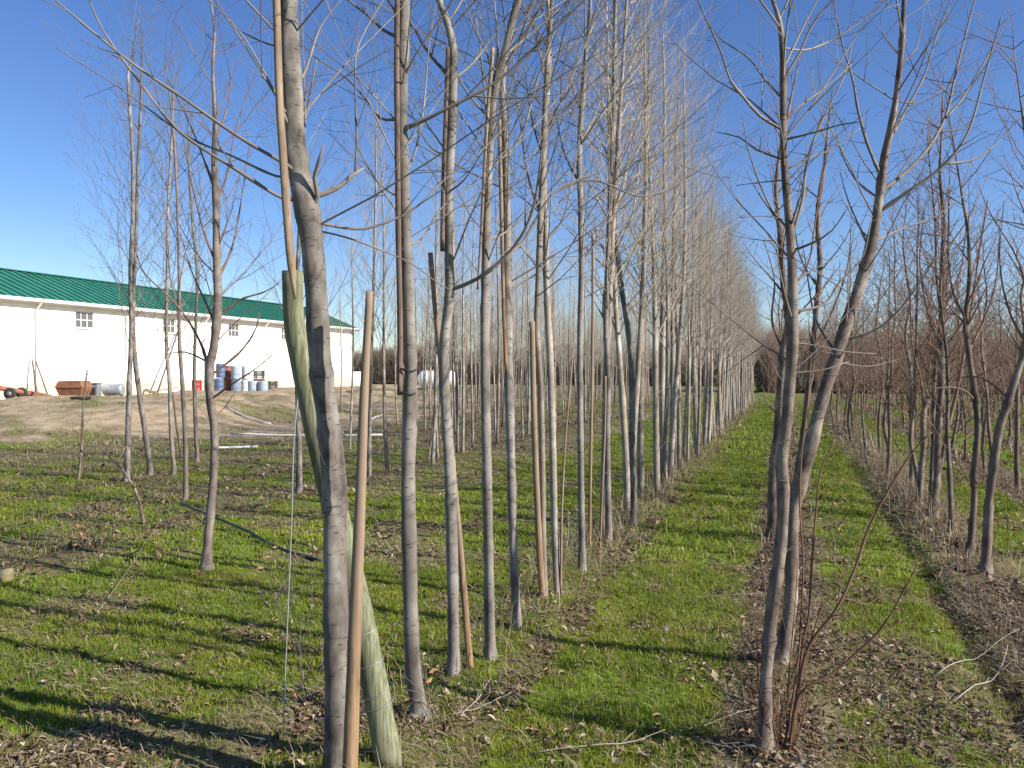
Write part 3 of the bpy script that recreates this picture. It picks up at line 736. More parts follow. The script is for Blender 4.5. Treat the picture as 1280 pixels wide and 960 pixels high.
# ==================================================================== TREES
def rw(px, D): return px/2*D/F_PX       # half-width in metres
def hero(name, label, base, trunk, limbs, mat, tmat, prm, seed, group=None, top=None, crown_len=1.2, crown_from=None, crown_n=14, lt=.0, cat_="tree", sides_on_trunk=0, n=14, spray=1.0, y_off=0):
    """trunk: [(px,py,width_px)], limbs: [[(px,py,...)], width_px, depth_change]"""
    g = ground(*base); D = depth(g); g.z = gz1(g.x, g.y)-.02
    root = empty(name, g); tag(root, label, cat_, group); rng = random.Random(seed)
    rows = []
    for i, (px, py, wp) in enumerate(trunk):
        p = P(px, py, D+lt*i/len(trunk)); rows.append([p.x, p.y, p.z, rw(wp, D)])
    rows[0][2] = min(rows[0][2], g.z); rows[0][0], rows[0][1] = rows[0][0], rows[0][1]
    if top:
        x, y, z, r = rows[-1]; m = 4; top = max(top, z+1.1)
        dx, dy = rng.uniform(-.12, .12), rng.uniform(-.12, .12)
        for k in range(1, m+1):
            t = k/m; rows.append([x+dx*t*2, y+dy*t*2, z+(top-z)*t, r*(1-t*.85)])
    mb = MB(); pts, rr = trunk_tube(mb, rows, n, seed, knot=.06 if name != 'crooked_tree' else .11)
    mb.build("trunk", mat, root)
    for lb in limbs:
        px_, w0, dd = lb[0], lb[1], lb[2]
        b = MB(); q = []
        m = len(px_)
        for i, (px, py) in enumerate(px_):
            p = P(px, py, D+dd*(i/(m-1))); q.append([p.x, p.y, p.z, max(rw(w0*.86, D)*(1-.72*i/(m-1)), .0015)])
        # root of the limb sits inside the trunk
        f0 = Vector(q[0][:3]); near = min(pts, key=lambda v: (v-f0).length)
        if (near-f0).length < .09: q[0][:3] = list(near)
        a = cat(q, .035); v = [Vector(z_[:3]) for z_ in a]; r_ = [z_[3] for z_ in a]
        ph = rng.uniform(0, 6)
        b.tube(v, [z_*(1+.07*math.sin(i*.9+ph)+(.28 if (i*7+seed) % 9 == 0 else 0)) for i, z_ in enumerate(r_)], 8)
        length = sum((v[i+1]-v[i]).length for i in range(len(v)-1))
        sides(b, rng, v, r_, length, 1, prm, t0=.2, dens=spray)
        b.build("branch", tmat, root)
    c = MB(); zt = pts[-1].z; z0 = crown_from if crown_from is not None else 3.2
    for k in range(crown_n):
        z = z0+(zt-z0)*((k+rng.random())/crown_n); i = min(range(len(pts)), key=lambda j: abs(pts[j].z-z)); q = pts[i]
        a = k*2.4+rng.uniform(-.5, .5); sp = math.radians(rng.uniform(28, 50)); t = (z-z0)/max(zt-z0, .1)
        d = Vector((math.cos(a)*math.sin(sp), math.sin(a)*math.sin(sp), math.cos(sp)))
        grow(c, rng, q, d, crown_len*(1-.6*t)*rng.uniform(.6, 1.2), min(rr[i]*.45, .006 if crown_len > 1.25 and name != 'grey_tree' else .011), 0, prm, .05)
    if D < 9 and name in ("grey_tree", "crooked_tree") and (pts[-1].z > 3):
        zl = 2.1 if name == "grey_tree" else 1.5; nw = 16 if name == "grey_tree" else 24
        for k in range(nw):          # long thin whips that make the web of twigs
            z = zl+(4.3-zl)*((k+rng.random())/nw); i = min(range(len(pts)), key=lambda j: abs(pts[j].z-z))
            a = k*2.4+rng.uniform(-.6, .6); sp = math.radians(rng.uniform(30, 68)); d = Vector((math.cos(a)*math.sin(sp), math.sin(a)*math.sin(sp), math.cos(sp)))
            grow(c, rng, pts[i], d, rng.uniform(.5, 1.7) if name == "grey_tree" else rng.uniform(.3, 1.0), .0045, 0, prm, .05)
    # small bare twigs low on the trunk
    for k in range(sides_on_trunk):
        i = rng.randrange(len(pts)//8, len(pts)-2); a = rng.uniform(0, 6.28); d = Vector((math.cos(a), math.sin(a), rng.uniform(-.1, .9)))
        grow(c, rng, pts[i], d, rng.uniform(.06, .42), .0022, 1, prm, .02)
    if c.n: c.build("crown", tmat, root)
    return root

# --- the big one
hero("grey_tree", "thickest grey tree trunk, nearest the camera, leaning on a green post", (424, 990),
     [(424, 990, 38), (422, 900, 33), (421, 850, 32), (419, 700, 31), (417, 600, 31), (410, 530, 29), (403, 480, 28), (398, 420, 27), (395, 360, 27), (390, 300, 28), (385, 265, 30), (378, 232, 27), (369, 180, 25), (366, 120, 24), (363, 60, 22), (361, 0, 21), (358, -80, 19)],
     [([(386, 268), (397, 246), (393, 222), (399, 200), (405, 180)], 9, -.1), ([(394, 219), (360, 207), (300, 172), (225, 120), (160, 75), (75, 5), (40, -30)], 6, -.25),
      ([(395, 246), (420, 236), (440, 219), (455, 210)], 10, .05), ([(444, 214), (446, 175), (444, 110), (447, 60), (470, 15), (500, -30)], 4, .1),
      ([(390, 270), (420, 283), (455, 286), (495, 273), (525, 255), (555, 225), (600, 190), (640, 150)], 5, .25), ([(396, 280), (430, 296), (470, 310), (515, 330), (545, 352), (580, 372)], 3.5, .4),
      ([(374, 250), (352, 247), (300, 215), (225, 165), (180, 110), (130, 40), (105, -15)], 6, -.2), ([(366, 224), (345, 220), (290, 195), (230, 168), (150, 110), (70, 60)], 4.5, .35),
      ([(374, 180), (350, 130), (330, 90), (300, 40), (255, -5)], 4, -.2), ([(366, 118), (383, 85), (400, 35), (430, -5)], 5, .1), ([(360, 62), (335, 55), (300, 38), (285, 20)], 3, .2)],
     M_BARKB, M_TWIGD, PRM_A, 1, top=7.4, crown_len=1.3, crown_from=3.4, crown_n=16, sides_on_trunk=4, n=20, spray=.8)
hero("grey_tree", "second grey tree of the long row, straight, with black tie bands", (526, 905),
     [(527, 905, 23), (523, 880, 20), (517, 840, 18.5), (514, 780, 18), (512, 700, 18), (510, 600, 17.5), (512, 520, 17), (513, 460, 16.5), (510, 380, 16), (507, 300, 16), (505, 240, 16), (503, 160, 15), (503, 100, 14.5), (505, 40, 14), (506, -20, 13), (502, -60, 12)],
     [([(500, 52), (480, 38), (460, 20), (435, 0), (400, -30)], 5.5, .1), ([(506, 162), (520, 155), (560, 135), (620, 102), (680, 50), (728, 3), (760, -30)], 6.5, -.25), ([(500, 154), (475, 148), (458, 125), (430, 95), (385, 65), (340, 20)], 4, .3),
      ([(508, 216), (519, 190), (530, 130), (536, 60), (545, 5)], 4, .2), ([(510, 306), (530, 296), (550, 262), (590, 230), (640, 180)], 4, .3), ([(503, 95), (525, 60), (560, 10), (580, -30)], 3.5, -.2),
      ([(502, 250), (475, 230), (450, 190), (425, 120)], 3, .4), ([(500, 30), (470, -20)], 4, .1)],
     M_BARK, M_TWIGD, PRM_A, 2, top=7.6, crown_from=3.5, sides_on_trunk=9, n=16, spray=.8)
hero("grey_tree", "third grey tree of the row, its top kinked and its low branch curving right", (568, 850),
     [(568, 852, 16), (567, 800, 15), (566, 720, 14.5), (563, 600, 14), (559, 540, 13), (555, 480, 12.5), (556, 420, 12), (562, 370, 12.5), (562, 300, 12), (560, 240, 12), (564, 170, 12), (566, 110, 11), (566, 60, 10), (559, 28, 9), (549, 0, 8), (542, -40, 7)],
     [([(562, 362), (585, 354), (612, 338), (645, 305), (665, 265), (674, 215), (680, 160)], 7, -.3), ([(564, 104), (540, 72), (520, 40), (508, 18), (490, -20)], 5.5, .15), ([(566, 104), (588, 82), (612, 52), (640, 10)], 4, .3),
      ([(562, 240), (580, 225), (610, 180), (650, 130)], 3, -.2), ([(558, 30), (575, 5), (585, -20)], 4, .1), ([(560, 200), (535, 180), (505, 120), (480, 60)], 3, .4)],
     M_BARK, M_TWIGD, PRM_A, 3, top=7.2, crown_from=3.5, sides_on_trunk=10, spray=.8)
hero("grey_tree", "fourth grey tree of the row, straight below and forking right near its top", (613, 829),
     [(613, 830, 15), (612, 780, 13.5), (611, 700, 13), (609, 600, 13), (607, 500, 12.5), (606, 420, 12), (607, 350, 11.5), (609, 260, 11), (612, 180, 10.5), (618, 115, 10), (630, 70, 9), (642, 20, 8), (650, -30, 7)],
     [([(612, 180), (606, 120), (600, 60), (590, 0)], 4.5, .2), ([(620, 112), (622, 60), (618, 0)], 5, .1), ([(610, 300), (640, 285), (690, 240), (745, 215)], 3.5, .3), ([(613, 150), (580, 110), (560, 60), (545, 0)], 3.5, -.2),
      ([(632, 68), (660, 45), (700, 10)], 4, .1), ([(607, 350), (590, 330), (560, 290)], 2.5, .3)],
     M_BARK, M_TWIGD, PRM_A, 4, top=7.5, crown_from=3.6, sides_on_trunk=10)
hero("grey_tree", "fifth grey tree of the row, slim, dark knots along its right side", (646, 786),
     [(646, 787, 13), (644, 740, 11.5), (641, 660, 11), (639, 580, 11), (637, 500, 11), (635, 420, 10.5), (634, 340, 10), (633, 260, 10), (631, 180, 9.5), (628, 110, 8.5), (634, 50, 7.5), (645, 0, 6.5), (652, -40, 6)],
     [([(636, 362), (655, 352), (675, 338), (688, 318)], 4, .2), ([(634, 320), (655, 300), (690, 245), (740, 225), (800, 245), (850, 228), (882, 190), (905, 105)], 4.5, .5), ([(632, 200), (655, 160), (675, 90), (700, 20)], 4.5, .2),
      ([(630, 120), (612, 80), (600, 20)], 3.5, -.2), ([(632, 230), (610, 190), (590, 130)], 3, .3), ([(640, 25), (670, 0), (700, -30)], 4, 0)],
     M_BARK, M_TWIGD, PRM_A, 5, top=7.6, crown_from=3.4, sides_on_trunk=10)
hero("grey_tree", "sixth grey tree of the row, its trunk bowed right beside an orange stake", (680, 752),
     [(680, 753, 9), (679, 690, 8), (678, 600, 8), (677, 530, 8), (675, 470, 8), (671, 410, 8), (673, 350, 8), (675, 290, 8), (678, 220, 7.5), (681, 150, 7), (684, 80, 6), (690, 0, 5)],
     [([(676, 270), (660, 220), (650, 150), (640, 60)], 4, .2), ([(680, 170), (700, 130), (730, 60), (750, 0)], 3.5, .2)],
     M_BARKF, M_TWIGD, PRM_A, 6, top=7.3, crown_from=3.2, sides_on_trunk=8, n=10)
hero("grey_tree", "seventh grey tree of the row, pale and slightly tilted left at the top", (697, 746),
     [(698, 747, 10.5), (695, 700, 9.5), (692, 600, 9), (690, 520, 8.5), (687, 440, 8.5), (683, 360, 8), (682, 290, 8), (680, 220, 7), (682, 150, 6.5), (686, 80, 6), (685, 0, 5)],
     [([(684, 300), (705, 270), (720, 200), (730, 120)], 3.5, .2), ([(682, 200), (665, 150), (655, 80)], 3.5, .1)],
     M_BARKF, M_TWIGD, PRM_A, 7, top=7.6, crown_from=3.2, sides_on_trunk=8, n=10)
hero("grey_tree", "eighth grey tree of the row, dark straight trunk with open grass on both sides", (728, 716),
     [(728, 717, 10), (727, 660, 8.5), (726, 580, 8), (725, 500, 8), (725, 420, 7.5), (727, 340, 7.5), (726, 260, 7), (724, 200, 6.5), (728, 120, 6), (733, 60, 5), (738, 0, 4.5)],
     [([(725, 330), (745, 300), (765, 250), (775, 190)], 3, .2), ([(724, 230), (705, 190), (690, 120)], 3.5, .1), ([(726, 180), (745, 140), (770, 60)], 3.5, .2)],
     M_BARK, M_TWIGD, PRM_A, 8, top=7.4, crown_from=3.1, sides_on_trunk=8, n=10)
hero("grey_tree", "tenth grey tree of the row, dark, just before the pair with a peeled patch", (761, 681),
     [(761, 682, 9), (760, 620, 7.5), (759, 540, 7.5), (760, 470, 7), (757, 400, 7), (760, 320, 6.5), (763, 240, 6.5), (766, 160, 6), (768, 80, 5)],
     [([(761, 280), (780, 230), (790, 160)], 3.5, .2)], M_BARK, M_TWIG, PRM_A, 10, top=7.6, crown_from=3.0, crown_n=18, sides_on_trunk=6, n=10)
hero("grey_tree", "eleventh grey tree of the row, peeled orange patch low on its trunk", (792, 657),
     [(792, 658, 9), (792, 600, 8), (790, 540, 7.5), (790, 480, 7.5), (786, 420, 7), (777, 360, 7), (770, 300, 6.5), (765, 240, 6), (765, 180, 6), (770, 110, 5)],
     [([(772, 310), (790, 270), (800, 200), (810, 130)], 3.5, .2)], M_BARK, M_TWIG, PRM_A, 11, top=7.5, crown_from=3.0, crown_n=18, sides_on_trunk=6, n=10)

# --- right-hand hero pair
hero("crooked_tree", "right-hand bare tree, left trunk of the near pair, upright with many side twigs", (955, 945),
     [(955, 947, 19.2), (956, 900, 16.0), (957, 857, 15.3), (962, 791, 15.3), (968, 742, 15.3), (974, 699, 15.3), (978, 655, 15.3), (979, 611, 14.7), (977, 574, 14.7), (983, 527, 14.7), (987, 480, 14.0), (990, 440, 14.0), (991, 390, 13.5), (990, 340, 12.8), (988, 300, 10.6), (984, 250, 10.1), (980, 200, 9.5), (979, 150, 9.0), (979, 100, 8.4), (978, 60, 7.8), (974, 25, 6.7), (964, -5, 5.0), (955, -40, 3.9)],
     [([(975, 161), (950, 145), (930, 122), (913, 100), (900, 62), (880, 18), (868, -10)], 5, -.2), ([(977, 127), (955, 98), (935, 72), (900, 48), (882, 22)], 3.5, .2), ([(978, 197), (945, 187), (925, 172), (895, 165)], 3.5, .1), ([(983, 94), (1000, 65), (1013, 35), (1037, 3), (1060, -15)], 4, -.1),
      ([(981, 148), (1000, 132), (1020, 118), (1045, 98), (1065, 80)], 3.5, .15), ([(981, 179), (1020, 165), (1050, 156), (1078, 152)], 3.5, -.2), ([(986, 209), (1010, 198), (1040, 186), (1075, 160)], 3.5, .1), ([(990, 305), (1003, 250), (1009, 200), (1028, 150), (1055, 95), (1068, 40)], 5, .2),
      ([(987, 292), (965, 262), (948, 225), (935, 185), (928, 145)], 3.5, -.1), ([(991, 314), (1015, 304), (1040, 288), (1062, 256)], 4, -.15), ([(993, 390), (1030, 380), (1050, 352), (1078, 322), (1090, 270)], 4.5, .1), ([(990, 430), (1020, 432), (1060, 440), (1095, 442)], 3, .1),
      ([(984, 230), (950, 228), (920, 232)], 2.5, .1), ([(986, 270), (955, 270), (925, 272)], 2.5, -.1), ([(978, 60), (1010, 62), (1050, 45), (1090, 18), (1125, 5)], 3.5, .3), ([(989, 465), (1030, 462), (1060, 452)], 2.5, .1)],
     M_BARKK, M_TWIGD, PRM_R, 21, top=4.3, crown_from=3.3, crown_len=.7, crown_n=6, n=14, spray=1.5, sides_on_trunk=26)
hero("crooked_tree", "right-hand bare tree, right trunk of the near pair, leaning right and forking high", (977, 840),
     [(976, 842, 21.7), (979, 815, 18.5), (983, 791, 17.9), (989, 742, 17.2), (989, 699, 17.2), (991, 650, 16.6), (1000, 605, 16.0), (1011, 567, 16.0), (1022, 522, 15.3), (1034, 478, 15.3), (1046, 444, 14.7), (1057, 407, 14.7), (1070, 371, 14.0), (1085, 322, 13.5), (1095, 275, 11.2), (1101, 232, 10.1), (1106, 195, 9.0), (1118, 135, 7.8), (1126, 70, 6.7), (1130, 0, 5.6), (1133, -40, 4.5)],
     [([(1050, 421), (1095, 412), (1125, 386), (1152, 350), (1172, 318)], 4.5, -.2), ([(1102, 240), (1130, 217), (1160, 185), (1182, 145), (1195, 90), (1213, 20), (1225, -20)], 6, .2), ([(1101, 222), (1085, 182), (1073, 140), (1066, 100), (1053, 55), (1040, -5)], 5, -.1),
      ([(1102, 180), (1130, 142), (1155, 95), (1170, 48), (1190, 0)], 4.5, .2), ([(1096, 268), (1140, 236), (1180, 206), (1210, 165), (1232, 90), (1252, 20)], 5.5, -.2), ([(1182, 148), (1205, 120), (1240, 60), (1262, 20)], 3.5, .1), ([(1180, 205), (1215, 200), (1245, 180), (1275, 145)], 4, .1),
      ([(1088, 314), (1075, 285), (1060, 250), (1050, 215)], 3.5, .1), ([(1040, 440), (1020, 400), (1010, 350), (1003, 300)], 4, .2), ([(1095, 250), (1070, 225), (1050, 185), (1040, 130)], 3.5, .2), ([(1093, 300), (1130, 285), (1170, 270), (1210, 240)], 3.5, .3),
      ([(1120, 130), (1145, 128), (1180, 112)], 2.5, .1), ([(1124, 80), (1145, 60), (1155, 10)], 3, .1), ([(1045, 450), (1085, 458), (1120, 450)], 2.5, .1)],
     M_BARKK, M_TWIGD, PRM_R, 22, top=4.9, crown_from=3.6, crown_len=.7, crown_n=6, n=14, spray=1.5, sides_on_trunk=24)
hero("crooked_tree", "bare tree directly behind the near right pair, its foot in leaf litter", (966, 673),
     [(966, 675, 15.7), (966, 640, 12.3), (966, 600, 11.8), (970, 560, 11.2), (974, 520, 11.2), (976, 480, 10.1), (979, 440, 9.5), (985, 400, 9.0), (978, 340, 7.8), (975, 290, 7.3), (970, 240, 5.6), (975, 190, 4.5)],
     [([(978, 440), (965, 400), (968, 350), (955, 300)], 4, .1), ([(980, 370), (1010, 330), (1020, 270), (1030, 200)], 4, .2), ([(974, 520), (960, 505), (952, 480)], 3, 0)],
     M_BARKK, M_TWIGR, PRM_R, 23, top=4.4, crown_from=2.0, crown_len=.8, crown_n=12, n=10)
hero("crooked_tree", "slim bare tree seen between the near right pair, branching from knee height", (995, 612),
     [(995, 612, 10.1), (1000, 570, 8.4), (1006, 530, 7.8), (1010, 490, 7.8), (1016, 440, 7.3), (1020, 390, 6.7), (1025, 330, 6.2), (1022, 270, 5.6), (1030, 210, 4.5)],
     [([(1016, 440), (1040, 390), (1060, 330), (1065, 260)], 4, .2), ([(1022, 360), (1000, 320), (990, 260)], 3, .2)],
     M_BARKR, M_TWIGR, PRM_R, 24, top=4.3, crown_from=1.6, crown_len=.9, crown_n=16, n=8)
# --- right row heroes
hero("crooked_tree", "dark leaning tree at the right edge of the photo, rooted beside the wheel rut", (1231, 720),
     [(1231, 722, 15), (1233, 690, 11), (1235, 650, 10.5), (1237, 620, 10), (1244, 567, 10), (1250, 533, 10), (1261, 499, 9.5), (1270, 470, 9), (1283, 430, 8), (1292, 370, 7), (1300, 300, 6)],
     [([(1262, 497), (1240, 480), (1215, 470), (1190, 476)], 3.5, .2), ([(1283, 430), (1262, 390), (1250, 330), (1255, 250)], 4, .2), ([(1290, 380), (1270, 320), (1240, 270), (1222, 230)], 3.5, .4)],
     M_BARKR, M_TWIGR, PRM_R, 31, top=4.0, crown_from=2.0, crown_len=.9, crown_n=14, n=12)
hero("crooked_tree", "crooked slim tree just left of the dark leaning one at the right edge", (1212, 697),
     [(1212, 698, 10), (1215, 661, 8), (1218, 620, 7.5), (1217, 600, 7.5), (1220, 567, 7.5), (1222, 530, 7), (1218, 490, 7), (1212, 450, 6.5), (1207, 400, 6), (1212, 350, 5), (1210, 290, 4)],
     [([(1219, 500), (1205, 488), (1185, 484), (1165, 486)], 3.5, -.1), ([(1212, 440), (1230, 400), (1245, 350), (1250, 280)], 4, .2), ([(1208, 400), (1190, 360), (1185, 300)], 3.5, .1)],
     M_BARKR, M_TWIGR, PRM_R, 32, top=3.9, crown_from=1.8, crown_len=.8, crown_n=14, n=10)
hero("crooked_tree", "right row tree with a swollen foot and two stems joining low down", (1166, 650),
     [(1165, 652, 16), (1167, 630, 11), (1171, 600, 9), (1172, 560, 8.5), (1174, 520, 8.5), (1177, 480, 8), (1176, 430, 8), (1178, 380, 7), (1178, 330, 6), (1180, 280, 5), (1175, 220, 4)],
     [([(1171, 600), (1180, 560), (1186, 530), (1196, 490), (1205, 440), (1215, 380), (1225, 310), (1235, 250)], 7, .2), ([(1177, 440), (1160, 390), (1150, 330), (1155, 260)], 4, .1), ([(1178, 380), (1200, 340), (1208, 280)], 3.5, .2)],
     M_BARKR, M_TWIGR, PRM_R, 33, top=4.1, crown_from=1.7, crown_len=.85, crown_n=16, n=10)
hero("crooked_tree", "right row tree with bent elbow stem, left of the one with two joined stems", (1148, 634),
     [(1148, 635, 9), (1150, 600, 7.5), (1154, 560, 7), (1154, 520, 7), (1160, 500, 7), (1172, 485, 6.5), (1178, 460, 6), (1180, 400, 5), (1185, 340, 4)],
     [([(1154, 520), (1152, 480), (1140, 430), (1138, 360)], 4.5, .1)], M_BARKR, M_TWIGR, PRM_R, 34, top=4.0, crown_from=1.5, crown_len=.8, crown_n=16, n=10)

# --- left hero: reddish tree
hero("reddish_tree", "bare reddish tree standing alone in the grass left of the thick trunk", (258, 711),
     [(258, 713, 14), (259, 690, 11), (263, 640, 10.5), (267, 590, 10), (268, 540, 10), (263, 500, 11), (262, 460, 11), (268, 430, 11), (272, 380, 11), (271, 320, 10), (270, 260, 9), (268, 200, 7.5), (269, 150, 5.5), (266, 90, 3.5), (268, 40, 2.5)],
     [([(262, 480), (255, 440), (235, 400), (210, 370), (180, 340), (165, 300)], 4.5, .2), ([(264, 500), (290, 480), (318, 462), (345, 440)], 3.5, -.2), ([(266, 470), (300, 440), (320, 410), (325, 380)], 4, .2), ([(272, 400), (300, 375), (330, 365), (352, 352)], 4, .1), ([(272, 410), (258, 380), (240, 340), (225, 290)], 4, .1),
      ([(272, 350), (290, 310), (300, 260), (312, 180)], 4, .3), ([(270, 330), (255, 290), (240, 230), (225, 150)], 3.5, -.1), ([(270, 255), (285, 215), (295, 160), (320, 90)], 3.5, .1), ([(270, 240), (255, 200), (235, 150), (210, 100)], 3.5, .2), ([(264, 520), (280, 510), (300, 480)], 2.5, .1),
      ([(262, 455), (230, 440), (200, 445)], 3, .3), ([(268, 180), (285, 130), (290, 80)], 3, .1)],
     M_BARKS, M_TWIGR, PRM_R, 41, top=4.6, crown_from=1.7, crown_len=1.3, crown_n=26, n=12)
for (bx, by, lab, tr, w0, sd_) in (
    (232, 626, "slim bare sapling between the reddish tree and the forked grey pair", [(232, 627), (232, 560), (228, 480), (224, 420), (224, 340), (222, 260), (218, 180)], 7, 51),
    (216, 594, "bare sapling with a leaning pole behind it, right of the forked grey pair", [(218, 594), (214, 540), (212, 480), (208, 430), (209, 340), (210, 260), (215, 170)], 6.5, 52),
    (159, 602, "left stem of the forked grey pair in front of the cream wall", [(159, 603), (160, 540), (162, 470), (164, 410), (163, 340), (166, 260), (165, 180), (160, 100)], 8, 53),
    (189, 594, "right stem of the forked grey pair, leaning left until it crosses the other", [(189, 595), (183, 550), (174, 490), (167, 430), (167, 370), (170, 300), (172, 220), (176, 130)], 8, 54),
    (246, 577, "thin bare sapling with its foot behind the reddish tree and the red drum beyond", [(247, 578), (244, 520), (243, 460), (245, 400), (246, 340), (240, 270), (236, 200)], 6, 55),
    (374, 617, "grey sapling half hidden behind the green post", [(374, 618), (374, 560), (372, 500), (370, 430), (372, 340), (376, 250), (380, 160)], 9, 56)):
    w1 = w0; hero("field_sapling", lab, (bx, by), [(x, y, w1*.86*(1-.6*i/len(tr))) for i, (x, y) in enumerate(tr)], [], M_BARKB if w0 > 7 else M_BARKS, M_TWIGD, PRM_R if sd_ % 2 else PRM_A, sd_,
         top=5.3, crown_from=1.7, crown_len=2.3, crown_n=26, n=8)
for (bx, by, lab, tr, w0, sd_) in (
    (180, 655, "spindly shrub bending left at the edge of the dry grass", [(180, 655), (172, 620), (155, 590), (132, 565)], 4, 61),
    (98, 600, "thin dark dead stem standing alone in front of the sandy bank", [(98, 600), (102, 560), (104, 510), (109, 462)], 3.5, 62)):
    hero("dead_shrub", lab, (bx, by), [(x, y, w0*(1-.5*i/len(tr))) for i, (x, y) in enumerate(tr)], [], M_BARKR, M_TWIGR, PRM_R, sd_, crown_from=.25, crown_len=.5, crown_n=9, n=6, cat_="shrub")

def weeds():
    rg = random.Random(19)
    spots = [(140, 640, "thin dead weed left of the spindly bent shrub's foot", .5), (205, 655, "branched dead weed between the bent shrub and the reddish tree", .55), (232, 690, "dry weed with arching stems touching the reddish tree's foot", .6), (300, 640, "wispy dead weed right of the reddish tree", .5),
             (335, 760, "pale bare weed beside the slack wire", .6), (388, 880, "low thorny dry weed at the left of the thickest trunk's foot", .55), (378, 820, "twiggy dry weed leaning on the thickest trunk", .6), (60, 640, "thin dry weed in the grass at far left", .4), (540, 900, "dry weed stalks at the second trunk's foot", .35), (660, 740, "dry weed between the fifth and seventh trunks", .4),
             (700, 690, "dead weed between the seventh and eighth trunks", .45), (935, 800, "thin dry weed left of the red shoots", .5), (1270, 700, "red-stemmed dry weed at the right edge beside the dark leaning tree", .6), (1040, 700, "grey dry weed standing in the right aisle litter", .4), (105, 690, "clump of brown dead leaves on a stalk left of the reddish tree", .35)]
    for px, py, lab, h in spots:
        g = ground(px, py); g.z = gz1(g.x, g.y)-.01; root = empty("dead_weed", g); tag(root, lab, "weed"); b = MB()
        for k in range(rg.randint(3, 6)):
            an = rg.uniform(0, 6.28); grow(b, rg, g+Vector((rg.uniform(-.03, .03), rg.uniform(-.03, .03), 0)), Vector((math.cos(an)*.6, math.sin(an)*.6, 1)), h*rg.uniform(.6, 1.3), .0028, 0, dict(PRM_R, seg=(.07, .06, .05), len=(.22, .12, .08), dens=(14, 10, 3), rmin=.001), .02)
        b.build("stems", M_RED if "red" in lab[:4] else M_TWIGD, root)
        l = MB()
        for k in range(26 if "leaves" in lab else 5):
            p = g+Vector((rg.uniform(-.07, .07), rg.uniform(-.07, .07), rg.uniform(.05, h*.7))); q = Quaternion((rg.random(), rg.random(), rg.random()), rg.uniform(0, 3)); s_ = rg.uniform(.015, .03)
            l.add([p+q@Vector(v)*s_ for v in ((-1, 0, 0), (0, -.5, .25), (1, 0, 0), (0, .5, .25))], [(0, 1, 2), (0, 2, 3)])
        l.build("withered_leaves", M_DEADLEAF, root, False)
M_DEADLEAF = plain("withered_leaf", (.30, .18, .09), .8, 0, .4, 20)
weeds()
# --- red-brown shoots by the near right pair
def shoots():
    g = ground(985, 945); D = depth(g); root = empty("sucker_shrub", g); tag(root, "clump of thin red-brown shoots at the foot of the near right pair", "shrub")
    rng = random.Random(5)
    L_ = [([(985, 946), (995, 880), (1004, 800), (1011, 770), (1015, 700), (1020, 640), (1026, 590), (1044, 549)], 6, .05), ([(985, 945), (998, 860), (1012, 806), (1045, 762), (1068, 712), (1088, 655), (1118, 600), (1143, 562), (1165, 540)], 7, -.1),
          ([(990, 930), (1000, 868), (1040, 842), (1075, 812), (1104, 782), (1130, 738), (1148, 703)], 6, -.1), ([(972, 945), (962, 890), (956, 820), (958, 760), (951, 700), (938, 640)], 4, .1), ([(968, 940), (950, 880), (946, 800), (940, 740)], 3, 0),
          ([(990, 935), (1000, 878), (1020, 877), (1048, 872)], 2.5, .1), ([(1012, 806), (1030, 756), (1055, 748), (1085, 755), (1110, 735)], 3.5, .1), ([(982, 940), (985, 860), (990, 800), (995, 740), (997, 700)], 3, .1), ([(1022, 625), (1040, 610), (1055, 598)], 2.5, 0),
          ([(1045, 762), (1055, 720), (1075, 672), (1098, 632)], 2, .2), ([(978, 944), (990, 880), (998, 820), (1002, 760), (1004, 700), (1000, 640), (1002, 570), (1010, 500), (1014, 440)], 4.5, .25),
          ([(980, 945), (975, 900), (985, 860), (1000, 820), (1020, 800)], 2.5, .1), ([(975, 944), (966, 900), (964, 850), (960, 800), (966, 740)], 3, .05), ([(988, 944), (1002, 905), (1012, 860), (1014, 820)], 3, -.05)]
    for px_, w0, dd in L_:
        q = []; m = len(px_)
        for i, (px, py) in enumerate(px_):
            p = P(px, py, D+dd*(i/(m-1))); q.append([p.x, p.y, max(p.z, g.z-.01), max(rw(w0*.72, D)*(1-.6*i/(m-1)), .0016)])
        a = cat(q, .03); v = [Vector(z[:3]) for z in a]; b = MB(); b.tube(v, [z[3]*(1+.08*math.sin(k*1.3)) for k, z in enumerate(a)], 7)
        ln = sum((v[i+1]-v[i]).length for i in range(len(v)-1)); sides(b, rng, v, [z[3] for z in a], ln, 1, dict(PRM_R, dens=(4, 4.5, 2)), t0=.3)
        b.build("shoot", M_RED, root)
    b = MB()
    for k in range(44):
        an = rng.uniform(0, 6.28); p = g+Vector((rng.uniform(-.12, .12), rng.uniform(-.1, .3), 0))
        grow(b, rng, p, Vector((math.cos(an)*.4, math.sin(an)*.4, 1)), rng.uniform(.15, .6), .0022, 1, PRM_R, .03)
    b.build("twigs", M_RED, root)
shoots()

